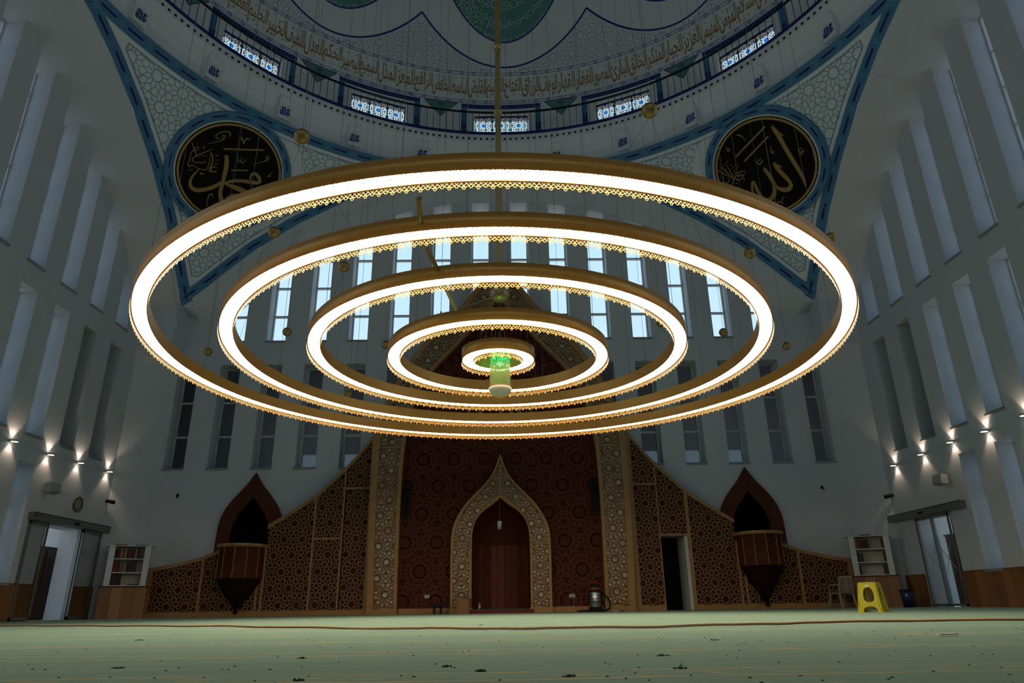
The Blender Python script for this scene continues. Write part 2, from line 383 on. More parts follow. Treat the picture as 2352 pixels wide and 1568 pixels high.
STROKES_R = [[781,1140,46,792,1028,128,834,821,141,853,343,128,899,-218,128,944,-675,118,946,-962,100,889,-1196,9],[868,869,41,938,721,55,992,693,9],[587,1221,55,-702,738,55],[541,884,50,-511,475,50],[334,21,68,346,-136,141,389,-350,141,468,-595,137,527,-818,105,500,-957,137,348,-1031,164,184,-942,141,62,-784,77,39,-571,114,16,-266,137,-27,-50,100,-22,16,14],[412,-87,32,469,-219,41,519,-230,9],[39,-571,91,-14,-827,118,-150,-1032,164,-364,-1113,141,-514,-978,118,-556,-715,105,-534,-454,96,-533,-241,77,-645,-387,77,-712,-585,68,-734,-819,82],[-162,349,18,-155,235,36,-113,158,46,-6,189,41,58,281,18],[-86,353,14,-91,286,27,-28,283,27,21,369,14],[481,573,9,419,428,27,414,317,46,478,318,32,513,395,14],[1344,-12,18,1207,-50,32,1167,-3,32,1210,69,32,1294,66,27],[1135,-142,18,1227,-86,36,1346,-45,18],[-348,1394,23,-259,1342,46,-198,1248,32,-167,1077,7],[-805,1220,9,-856,1101,27,-847,1026,41,-775,1032,32,-753,1105,18,-824,1127,18],[-145,-1282,32,-36,-1284,46,15,-1429,14],[2,-1372,18,77,-1194,32,153,-1220,18],[-1456,590,18,-1400,505,41,-1299,370,32,-1187,201,18],[-1259,629,23,-1224,463,46,-1164,247,36,-1120,83,23],[-1090,631,18,-1085,295,36,-1076,76,36,-1201,-81,36,-1389,-122,32,-1505,-15,18],[-1373,305,18,-1471,149,32,-1421,68,27,-1310,38,36,-1221,131,18,-1283,175,18],[-1007,229,23,-923,231,41,-774,201,36,-606,184,18],[-621,113,14,-808,47,36,-974,184,32,-1052,93,32,-998,-33,36,-830,-28,32,-687,88,18],[-985,104,18,-863,102,32,-768,156,14],[-1196,643,18,-967,746,14],[-1009,421,14,-725,536,11],[-987,313,14,-699,439,11],[-805,-60,46,-765,-90,46],[-1100,-85,41,-1062,-109,41],[-1134,-228,14,-1061,-305,23,-977,-388,23,-1045,-414,18,-1127,-355,18,-1100,-273,14],[-983,601,11,-971,553,18,-921,571,11],[-1335,689,11,-1348,580,11],[-1429,390,11,-1534,266,9]]
# ------------------------------------------------------------------ the hall: a square room under a dome
CX, CY = 0.0, 11.1                       # axis of the dome
SIDES = {'back': ((1, 0), (0, 1), 11.87), 'left': ((0, 1), (-1, 0), 12.32), 'right': ((0, 1), (1, 0), 12.32), 'front': ((1, 0), (0, -1), 12.0)}
def sidefn(side):
    U, N, d0 = SIDES[side]
    return lambda u, z, h: (CX+U[0]*u+N[0]*(d0-h), CY+U[1]*u+N[1]*(d0-h), z)
PITCH, HALF = 1.45, .34
Z_LOW, Z_MID, Z_UP = (.9, 3.85), (4.58, 8.2), 9.0
REVEAL = .55
def win_u(side, k): return k*PITCH+(.4 if side in ('left', 'right') else 0.)
KU = [i+.5 for i in range(-7, 7)]; KM = [i+.5 for i in range(-8, 8)]; KL = [i+.5 for i in range(-7, 5)]
DOOR = (8.25, 9.95)                      # sliding door opening along the side walls

def floor_mesh():
    m = MB(); nx, ny = 90, 100; rnd = random.Random(2)
    ph = [(rnd.uniform(.3, 1.6), rnd.uniform(.3, 1.6), rnd.uniform(0, 6)) for _ in range(6)]
    vs = []
    for j in range(ny+1):
        y = -1.2+25.5*(j/ny)**1.4
        for i in range(nx+1):
            x = -13+26*i/nx
            z = sum(sin(a*x+b*y+c) for a, b, c in ph)*.0005 if y < 17 else 0
            vs.append((x, y, z))
    m.add(vs, [(j*(nx+1)+i, j*(nx+1)+i+1, (j+1)*(nx+1)+i+1, (j+1)*(nx+1)+i) for j in range(ny) for i in range(nx)])
    struct('floor', m, 'carpet', 'green carpet with tan prayer row lines covering the hall floor', 'carpet', True)
    s = MB(); s.box(-13, 13, -1.3, 24.3, -.2, -.04); struct('floor_slab', s, 'concrete', 'bare slab hidden under the green carpet', 'floor')
floor_mesh()

def wall(side, umin, umax, bands):
    m = MB(); fn = sidefn(side)
    for z0, z1, gaps in bands:
        u = umin
        for a, b in sorted(gaps)+[(umax, umax)]:
            if a > u: m.fbox(fn, u, a, z0, z1, -.6, 0.)
            u = max(u, b)
    return m
G = lambda side, ks: [(win_u(side, k)-HALF, win_u(side, k)+HALF) for k in ks]
def walls():
    TOP = 15.6
    mih = (-.98, .9); nl, nr = (-8.97, -7.17), (7.17, 8.97); n1l, n1r = (-8.8, -7.34), (7.34, 8.8); n2l, n2r = (-8.63, -7.51), (7.51, 8.63); dr = (5.0, 5.86)
    m = wall('back', -12.3, 12.3, [(0, 1.9, [mih, dr]), (1.9, 2.22, [mih, dr, nl, nr]), (2.22, 2.95, [mih, nl, nr]), (2.95, 3.42, [mih, n1l, n1r]), (3.42, 3.64, [n2l, n2r]), (3.64, Z_MID[0], []),
        (*Z_MID, G('back', KM)), (Z_MID[1], Z_UP+.08, []), (Z_UP+.08, TOP, G('back', KU))])
    struct('wall_back', m, 'plaster', 'white plastered end wall with two rows of narrow windows', 'wall')
    for side in ('left', 'right'):
        m = wall(side, -12., 12., [(0, Z_LOW[0], [DOOR]), (Z_LOW[0], 2.45, G(side, KL)+[DOOR]), (2.45, Z_LOW[1], G(side, KL)), (Z_LOW[1], Z_MID[0], []),
            (*Z_MID, G(side, KM[1:-1])), (Z_MID[1], Z_UP-.14, []), (Z_UP-.14, TOP, G(side, KU))])
        struct('wall_'+side, m, 'plaster', 'white side wall with tall slit windows on the %s' % side, 'wall')
    m = wall('front', -12.4, 12.4, [(0, Z_UP, []), (Z_UP, TOP, G('front', KU))]); struct('wall_front', m, 'plaster', 'plain white wall behind the camera', 'wall')  # unseen upper openings, added to bring more daylight onto pendentives and dome
    # corners: chamfer below, a square post above that carries the pendentive tip
    for n, (sx, sy) in enumerate([(-1, 1), (1, 1), (-1, -1), (1, -1)]):
        yb = CY+sy*(11.87 if sy > 0 else 12.0); m = MB(); xw = sx*12.32
        f = lambda x, y, h: (x, y, h)
        m.prism([(xw, yb), (xw, yb-sy*.85), (xw-sx*.95, yb)], f, 0, 8.1)
        x1, y1 = sx*11.14, CY+sy*10.93
        m.prism([(xw, yb), (xw, y1), (x1, y1), (x1, yb)], f, 8.45, 11.0)
        m.add([(xw, y1, 8.45), (x1, y1, 8.45), (x1, yb, 8.45), (xw, yb, 8.45), (xw, yb-sy*.85, 8.1), (xw-sx*.95, yb, 8.1), (xw, yb, 8.1)], [(0, 1, 4), (1, 5, 4), (1, 2, 5)])
        struct('trim_%d' % (n+1), m, 'plaster', ['white corner pier at the far left of the hall', 'white corner pier at the far right of the hall', 'white corner pier behind the camera, left', 'white corner pier behind the camera, right'][n], 'pier')
walls()

# arch line of the pendentives: u from the middle of a side -> z, and the soffit line behind it
ARCH = [(0, 15.4), (1.4, 15.33), (2.83, 15.12), (4.23, 14.72), (5.6, 14.18), (7.3, 13.26), (8.75, 12.25), (9.66, 11.45), (10.35, 10.8), (11.12, 10.15)]
SOFF = [(0, 15.25), (2.0, 15.15), (3.7, 14.82), (5.2, 14.3), (6.4, 13.7), (7.6, 13.0), (8.7, 12.15), (9.6, 11.25), (10.35, 10.33), (10.8, 9.75)]
def interp(T, x):
    for (a, p), (b, q) in zip(T, T[1:]):
        if x <= b: return p+(q-p)*(x-a)/(b-a)
    return T[-1][1]
def arch_u(z):
    for (a, p), (b, q) in zip(ARCH, ARCH[1:]):
        if p >= z >= q: return a+(b-a)*(p-z)/(p-q)
    return 0. if z > 15 else 11.12
arch_w = lambda z: 11.1-.35*(z-10.15)/5.25
def rho(z): return hypot(arch_u(z), arch_w(z))
def soffits():
    for n, side in enumerate(('back', 'left', 'right', 'front')):
        U, N, d0 = SIDES[side]; fn = lambda u, d, z: (CX+U[0]*u+N[0]*d, CY+U[1]*u+N[1]*d, z)
        drop = .5 if side == 'back' else .3; ds = 11.45 if side == 'back' else 11.3
        m = MB(); NN = 48; us = [-1+2*i/NN for i in range(NN+1)]; rows = []
        A = []
        for t in us:
            ua = 11.12*sin(t*pi/2*.999); za = interp(ARCH, abs(ua)); ub = 10.8*sin(t*pi/2*.999); zb = interp(SOFF, abs(ub))
            q = min(1., (1-abs(t))*4); wa = arch_w(za); ub = ua+(ub-ua)*q; zb = za+(zb-za)*q; dd = wa+(ds-wa)*max(.06, q)   # the soffit dies out towards the springing
            A.append([fn(ua, wa, za), fn(ub, dd, zb), fn(ub, dd+.25, zb-drop*.55*q), fn(ub, d0+.05, zb-drop*q), fn(ub, d0+.75, zb-drop*q-.12)])
        k = 5
        m.add([p for r in A for p in r], [(i*k+q, (i+1)*k+q, (i+1)*k+q+1, i*k+q+1) for i in range(NN) for q in range(k-1)])
        o = struct('ceiling_arch_%s' % side if side != 'back' else 'ceiling_arch', m, 'plaster', 'white arch soffit and cove above the %s wall windows' % side, 'arch', True)
        md = o.modifiers.new('edge', 'EDGE_SPLIT'); md.split_angle = radians(30)
soffits()

# pendentives: surface of revolution rho(z), clipped by the arches
ZT = 15.4
ts, zs = [0.], [ZT]                     # meridian arc length below the top circle
z = ZT
while z > 10.1505:
    z2 = max(10.15, z-.05); ts.append(ts[-1]+hypot(rho(z2)-rho(z), z-z2)); zs.append(z2); z = z2
def z_of_t(t):
    if t <= 0: return ZT
    for i in range(1, len(ts)):
        if ts[i] >= t: return zs[i-1]+(zs[i]-zs[i-1])*(t-ts[i-1])/(ts[i]-ts[i-1])
    return zs[-1]
def t_of_z(zz):
    for i in range(1, len(zs)):
        if zs[i] <= zz: return ts[i-1]+(ts[i]-ts[i-1])*(zs[i-1]-zz)/(zs[i-1]-zs[i])
    return ts[-1]
def pend(phi0):
    """(s along, t down, h inward) -> world, for the pendentive whose middle looks along phi0"""
    def fn(s, t, h):
        zz = z_of_t(t); r = rho(zz); a = phi0+s/r; k = h*.7071
        return (CX+(r-k)*sin(a), CY+(r-k)*cos(a), zz-k)
    return fn
def s_edge(t):
    zz = z_of_t(t); return rho(zz)*(pi/4-atan2(arch_u(zz), arch_w(zz)))
TMAX = ts[-1]
EDGE = []                                # right border line in (s, t), from the top corner to the tip
for i in range(41):
    t = TMAX*i/40; EDGE.append((max(0., s_edge(t)), t))
# note: arch_u/arch_w measure from the side's middle, so the edge lies pi/4 - that angle off the diagonal
EDGE = [(rho(z_of_t(t))*(pi/4-abs(atan2(arch_u(z_of_t(t)), arch_w(z_of_t(t))))), t) for _, t in EDGE]
def offset(P, d):
    out = []
    for i, p in enumerate(P):
        a, b = P[max(0, i-1)], P[min(len(P)-1, i+1)]; l = hypot(b[0]-a[0], b[1]-a[1]); out.append((p[0]-(b[1]-a[1])/l*d, p[1]+(b[0]-a[0])/l*d))
    return out
def along(P):
    L = [0]
    for a, b in zip(P, P[1:]): L.append(L[-1]+hypot(b[0]-a[0], b[1]-a[1]))
    def fn(l, n):
        k = 0
        while k < len(P)-2 and L[k+1] < l: k += 1
        a, b = P[k], P[k+1]; q = L[k+1]-L[k]; f = (l-L[k])/q; ux, uy = (b[0]-a[0])/q, (b[1]-a[1])/q
        return (a[0]+(b[0]-a[0])*f-uy*n, a[1]+(b[1]-a[1])*f+ux*n)
    return fn, L[-1]
def border(P, wd, fn, mbs, sgn=1, h=.012):
    """interlaced blue border along a line P in surface coordinates: base, lines, navy lozenges"""
    base, line, loz = mbs; at, L = along(P); step = .18; n = max(2, int(L/step))
    q = lambda l, w_: at(min(max(l, 1e-4), L-1e-4), sgn*w_)
    def run(m, w0, w1, hh):
        m.add([fn(*q(L*i/n, w), hh) for i in range(n+1) for w in (w0, w1)], [(2*i, 2*i+1, 2*i+3, 2*i+2) for i in range(n)])
    for q4 in range(4): run(base, wd*q4/4, wd*(q4+1)/4, h+.006)
    h += .008
    for w in (.05, .13, .84, .92): run(line, wd*w, wd*(w+.03), h+.004)
    pit = L/max(1, round(L/(wd*2.6))); k = int(round(L/pit))
    for i in range(k):
        c = (i+.5)*pit; a, b = pit*.31, wd*.11
        pts = [(c-a, .5*wd), (c-a+b, .5*wd-b), (c+a-b, .5*wd-b), (c+a, .5*wd), (c+a-b, .5*wd+b), (c-a+b, .5*wd+b)]
        mid = [(c, .5*wd-b), (c, .5*wd+b)]
        pts = pts[:2]+[mid[0]]+pts[2:5]+[mid[1]]+pts[5:]
        loz.add([fn(*q(l, w), h+.005) for l, w in pts], [(0, 1, 2, 6, 7), (2, 3, 4, 5, 6)])
        e = (i+1)*pit; r = wd*.30; lw = wd*.045
        for s2 in (1, -1):
            for dx in (-.12*wd, .12*wd):
                segs = [((e-r*.6+dx, .5*wd-s2*r), (e+dx, .5*wd)), ((e+dx, .5*wd), (e+r*.6+dx, .5*wd+s2*r))]
                if e+r < L: line.bars(segs, lw, lambda l, w, hh: fn(*q(l, w), hh), h, h+.007, sides=False)
        for s2 in (-1, 1):
            segs = [((c-a-b*.2, .5*wd), (c-a+b, .5*wd+s2*b*1.7)), ((c-a+b, .5*wd+s2*b*1.7), (c, .5*wd+s2*b*1.7)), ((c, .5*wd+s2*b*1.7), (c+a-b, .5*wd+s2*b*1.7)), ((c+a-b, .5*wd+s2*b*1.7), (c+a+b*.2, .5*wd))]
            line.bars(segs, lw, lambda l, w, hh: fn(*q(l, w), hh), h, h+.006, sides=False)
DISC_T = t_of_z(13.93)
def pendentives():
    names = [(pi/4, 'far right', 1), (-pi/4, 'far left', 2), (3*pi/4, 'near right', 3), (-3*pi/4, 'near left', 4)]
    for phi0, nm, n in names:
        fn = pend(phi0); m = MB(); nt, ns = 60, 24; vs = []
        for i in range(nt+1):
            t = TMAX*i/nt; e = max(.001, rho(z_of_t(t))*(pi/4-abs(atan2(arch_u(z_of_t(t)), arch_w(z_of_t(t))))))
            vs += [fn(e*(2*j/ns-1), t, 0) for j in range(ns+1)]
        m.add(vs, [(i*(ns+1)+j, i*(ns+1)+j+1, (i+1)*(ns+1)+j+1, (i+1)*(ns+1)+j) for i in range(nt) for j in range(ns)])
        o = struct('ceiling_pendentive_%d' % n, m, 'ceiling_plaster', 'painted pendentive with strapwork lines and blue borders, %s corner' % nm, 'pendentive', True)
        if n > 2: continue
        wd = .35; base, line, loz, pale, thin = MB(), MB(), MB(), MB(), MB()
        R = EDGE[:]; Lf = [(-s, t) for s, t in EDGE]
        top = [(EDGE[0][0]*(2*i/40-1), .0) for i in range(41)]
        border(R, wd, fn, (base, line, loz), 1); border(Lf, wd, fn, (base, line, loz), -1); border(top, wd, fn, (base, line, loz), 1)
        Ri = offset(R, wd+.14); Li = [(-s, t) for s, t in Ri]
        Ri = [p for p in Ri if p[0] > .05 and p[1] > wd+.14]
        fld = [(-Ri[0][0], wd+.14)]+[(Ri[0][0], wd+.14)]+Ri+[(-s, t) for s, t in reversed(Ri)]
        thin.bars(pieces(polyline(fld+[fld[0]]), .3), .02, fn, 0, .010, sides=False)
        inside = lambda x, y: pip(x, y, fld) and hypot(x, y-DISC_T) > 2.12
        pale.bars(clip(hankin(.86, -9, 9, 0, TMAX, 0, DISC_T), inside, .10), .022, fn, 0, .010, sides=False)
        base.build('border', 'blue_mid', o); line.build('border_lines', 'cyan_line', o)['kind'] = 'stuff'; loz.build('border_lozenges', 'navy', o)['kind'] = 'stuff'
        pale.build('strapwork', 'strap_line', o)['kind'] = 'stuff'; thin.build('field_line', 'blue_line', o)
pendentives()

# ------------------------------------------------------------------ drum, gallery and dome
RG, RD, ZD = 10.72, 11.5, 18.6          # gallery edge, drum wall radius, springing of the dome
def drum():
    m = MB()
    m.lathe([(10.75, 15.40), (10.80, 15.46), (11.02, 15.72), (11.06, 16.05), (10.96, 16.34), (10.75, 16.52), (10.68, 16.60), (10.68, 16.94), (RG, 17.0), (RD+.6, 17.0)], 216, (CX, CY, 0))
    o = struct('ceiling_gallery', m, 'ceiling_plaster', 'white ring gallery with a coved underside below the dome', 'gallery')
    b = MB(); b.lathe([(10.672, 16.93), (10.655, 16.93), (10.655, 17.05), (10.70, 17.05)], 216, (CX, CY, 0)); b.build('edge_band', 'navy', o)
    q = MB()
    for i in range(300):
        a = 2*pi*i/300; t = (cos(a), -sin(a)); rr = (sin(a), cos(a)); f = lambda u, r, zz: (CX+rr[0]*r+t[0]*u, CY+rr[1]*r+t[1]*u, zz)
        q.fbox(f, -.042, .042, 10.67, 10.69, 16.70, 16.785)
    v = q.build('vent_holes', 'black_metal', o); v['kind'] = 'stuff'
    # corbels with a blue knot, one every 13.3 degrees
    kn = MB(); g = [(-1, -1), (-1, 0), (-1, 1), (0, -1), (0, 1), (1, -1), (1, 0), (1, 1)]
    kp = []
    for c in (-.09, 0., .09): kp += [((c, -.15), (c, .15)), ((-.15, c), (.15, c))]
    for s in (-1, 1): kp += [((-.09, s*.15), (0, s*.15)), ((s*.15, 0), (s*.15, -.09)), ((s*.09, s*.15), (s*.15, s*.15)), ((s*.15, s*.15), (s*.15, s*.09))]
    cb = MB()
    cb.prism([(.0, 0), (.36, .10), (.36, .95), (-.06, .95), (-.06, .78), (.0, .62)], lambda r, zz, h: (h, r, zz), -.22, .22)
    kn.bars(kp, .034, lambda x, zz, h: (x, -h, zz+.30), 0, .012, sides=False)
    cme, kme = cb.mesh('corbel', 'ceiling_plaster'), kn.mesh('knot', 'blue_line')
    for i in range(27):
        a = radians(-1.9+360/27*i); c = put('corbel', cme, o)
        mt = Matrix.Translation((CX+10.79*sin(a), CY+10.79*cos(a), 15.60)) @ Matrix.Rotation(-a, 4, 'Z')
        c.matrix_basis = mt; k = bpy.data.objects.new('knot', kme); COL.objects.link(k); k.parent = c
    # drum wall with openings
    m = MB(); hw = radians(5.35); r1, r2 = RD, RD+.42
    pol = lambda a, r, zz: (CX+r*sin(a), CY+r*cos(a), zz)
    def arcbox(a0, a1, z0, z1, n):
        for i in range(n): m.fbox(lambda a, r, zz: pol(a, r, zz), a0+(a1-a0)*i/n, a0+(a1-a0)*(i+1)/n, r1, r2, z0, z1)
    for i in range(15):
        a = radians(.5+24*i); arcbox(a+hw, a+radians(24)-hw, 16.9, ZD, 5); arcbox(a-hw, a+hw, 18.54, ZD, 4)
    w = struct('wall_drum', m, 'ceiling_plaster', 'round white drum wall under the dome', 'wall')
    # dome
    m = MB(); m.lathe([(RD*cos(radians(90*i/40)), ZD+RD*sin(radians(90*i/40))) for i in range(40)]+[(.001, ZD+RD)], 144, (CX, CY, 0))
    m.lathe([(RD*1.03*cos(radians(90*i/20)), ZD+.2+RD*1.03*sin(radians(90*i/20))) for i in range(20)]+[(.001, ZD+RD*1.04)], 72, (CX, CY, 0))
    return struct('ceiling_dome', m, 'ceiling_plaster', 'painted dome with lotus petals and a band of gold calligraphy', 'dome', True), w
DOME, DRUM = drum()
def dome_fn(a0=0.):
    def fn(a, zz, h):
        r = RD if zz <= ZD else sqrt(max(.01, RD*RD-(zz-ZD)**2)); k = r-h
        return (CX+k*sin(a0+a), CY+k*cos(a0+a), zz)
    return fn
DF = dome_fn()
def stained_windows():
    W2 = .70; pan = MB(); pan.add([(-W2/2+.02, 0, 17.02), (W2/2-.02, 0, 17.02), (W2/2-.02, 0, 18.52), (-W2/2+.02, 0, 18.52)], [(0, 1, 2, 3)])
    pm = pan.mesh('stained_panel', 'stained_glass'); uv = pm.uv_layers.new(name='UVMap')
    for l, c in zip(uv.data, [(-W2/2+.02, -.28), (W2/2-.02, -.28), (W2/2-.02, 1.22), (-W2/2+.02, 1.22)]): l.uv = c
    fr = MB()
    for x in (-1.5, -.5, .5, 1.5): fr.box(x*W2-.016, x*W2+.016, -.03, .03, 17.0, 18.54)
    fr.box(-1.5*W2, 1.5*W2, -.03, .03, 18.50, 18.54); fr.box(-1.5*W2, 1.5*W2, -.03, .03, 17.0, 17.04)
    fm = fr.mesh('window_frame', 'black_metal')
    places = {0: 'straight behind the hanging pole', 1: 'first to the right of the pole', 2: 'second to the right of the pole', 14: 'first to the left of the pole', 13: 'second to the left of the pole'}
    for i in range(15):
        a = radians(.5+24*i)
        if not (i <= 3 or i >= 12): lab = 'stained glass drum window behind the camera, number %d round the ring' % (i+1)
        else: lab = 'stained glass window in the dome drum, '+places.get(i, 'third to the right of the pole, beyond the frame' if i == 3 else 'third to the left of the pole, beyond the frame')
        w = thing('window_%d' % (i+1), lab, 'window', (CX+(RD+.12)*sin(a), CY+(RD+.12)*cos(a), 0), kind='structure'); w.rotation_euler = (0, 0, -a)
        for nm, me, xs in (('window_frame', fm, (0,)), ('stained_panel', pm, (-W2, 0, W2))):
            for x in xs:
                o = bpy.data.objects.new(nm, me); COL.objects.link(o); o.parent = w; o.location = (x, 0, 0)
    # painted borders round the windows and pendant triangles between them
    b1, b2, t1, t2 = MB(), MB(), MB(), MB()
    def patch(mb, a0, a1, z0, z1, h, na=4):
        for i in range(na):
            x0, x1 = a0+(a1-a0)*i/na, a0+(a1-a0)*(i+1)/na; mb.add([DF(x0, z0, h), DF(x1, z0, h), DF(x1, z1, h), DF(x0, z1, h)], [(0, 1, 2, 3)])
    d = radians
    for i in range(15):
        c = d(.5+24*i); o, wi = d(7.9), d(1.05)
        patch(b1, c-o, c-o+wi, 17.02, 19.0, .012, 1); patch(b1, c+o-wi, c+o, 17.02, 19.0, .012, 1); patch(b1, c-o+wi, c+o-wi, 18.80, 19.0, .012, 12)
        S = []
        for k in range(13):
            zz = 17.05+k*.15
            for sg in (-1, 1):
                e = c+sg*(o-wi/2); S += [((e-wi*.36, zz), (e+wi*.36, zz+.15)), ((e+wi*.36, zz), (e-wi*.36, zz+.15)), ((e-wi*.36, zz), (e-wi*.36, zz+.15)), ((e+wi*.36, zz), (e+wi*.36, zz+.15))]
        for k in range(20):
            x = c-o+wi+(2*o-2*wi)*k/20; dx = (2*o-2*wi)/20
            S += [((x, 18.83), (x+dx, 18.97)), ((x, 18.97), (x+dx, 18.83)), ((x, 18.83), (x+dx, 18.83)), ((x, 18.97), (x+dx, 18.97))]
        S = [((p[0]*RD, p[1]), (q[0]*RD, q[1])) for p, q in S]; b2.bars(S, .04, lambda x, zz, h: DF(x/RD, zz, h), 0, .016, sides=False)
        e = c+d(12); tri = [(-d(3.3), 19.02), (0, 19.02), (d(3.3), 19.02), (0, 18.32)]
        t1.add([DF(e+x, zz, .012) for x, zz in tri], [(0, 1, 3), (1, 2, 3)])
        P = [(x*RD, zz) for x, zz in (tri[0], tri[2], tri[3], tri[0])]; S = polyline(P)
        for k in range(-3, 4):
            th = radians(k*26); S += [((.05*sin(th), 18.98-.05), (.28*sin(th), 18.98-.28*cos(th))), ((.28*sin(th), 18.98-.28*cos(th)), (.42*sin(th+.2), 18.98-.42*cos(th+.2))), ((.28*sin(th), 18.98-.28*cos(th)), (.42*sin(th-.2), 18.98-.42*cos(th-.2)))]
        S = [s for s in S if all(zz > 18.34+abs(x)*.9 or s in S[:3] for x, zz in s)]
        t2.bars(S, .022, lambda x, zz, h, e=e: DF(e+x/RD, zz, h), 0, .017, sides=False)
    b1.build('window_border', 'blue_mid', DRUM); b2.build('border_key_pattern', 'navy', DRUM); t1.build('pendant_triangles', 'teal_fill', DRUM); t2.build('pendant_lines', 'navy', DRUM)
stained_windows()

ARAB = {'ا': 0xFE8D, 'أ': 0xFE83, 'ؤ': 0xFE85, 'ئ': 0xFE89, 'ب': 0xFE8F, 'ت': 0xFE95, 'ج': 0xFE9D, 'ح': 0xFEA1, 'خ': 0xFEA5, 'د': 0xFEA9, 'ذ': 0xFEAB, 'ر': 0xFEAD, 'ز': 0xFEAF, 'س': 0xFEB1, 'ص': 0xFEB9, 'ض': 0xFEBD, 'ط': 0xFEC1, 'ظ': 0xFEC5, 'ع': 0xFEC9, 'غ': 0xFECD, 'ف': 0xFED1, 'ق': 0xFED5, 'ك': 0xFED9, 'ل': 0xFEDD, 'م': 0xFEE1, 'ن': 0xFEE5, 'ه': 0xFEE9, 'و': 0xFEED, 'ي': 0xFEF1}
NOJOIN = set('اأؤدذرزو')
def shape_ar(w):
    out = []; i = 0; prev = False
    while i < len(w):
        c = w[i]
        if c == 'ل' and i+1 < len(w) and w[i+1] == 'ا': out.append(chr(0xFEFC if prev else 0xFEFB)); prev = False; i += 2; continue
        nxt = i+1 < len(w) and c not in NOJOIN
        out.append(chr(ARAB[c]+(3 if prev and nxt else 1 if prev else 2 if nxt else 0))); prev = nxt; i += 1
    return ''.join(reversed(out))
def text_mesh(s):
    c = bpy.data.curves.new('lettering', 'FONT'); c.body = s; c.resolution_u = 3; c.offset = .012; o = bpy.data.objects.new('lettering', c); COL.objects.link(o)
    bpy.context.view_layer.update(); dg = bpy.context.evaluated_depsgraph_get(); e = o.evaluated_get(dg); me = e.to_mesh()
    vs = [(v.co.x, v.co.y) for v in me.vertices]; fs = [tuple(p.vertices) for p in me.polygons]; e.to_mesh_clear()
    bpy.data.objects.remove(o); bpy.data.curves.remove(c)
    x0, x1 = min(v[0] for v in vs), max(v[0] for v in vs); y0, y1 = min(v[1] for v in vs), max(v[1] for v in vs)
    return [((x-x0)/(x1-x0), (y-y0)/(y1-y0)) for x, y in vs], fs
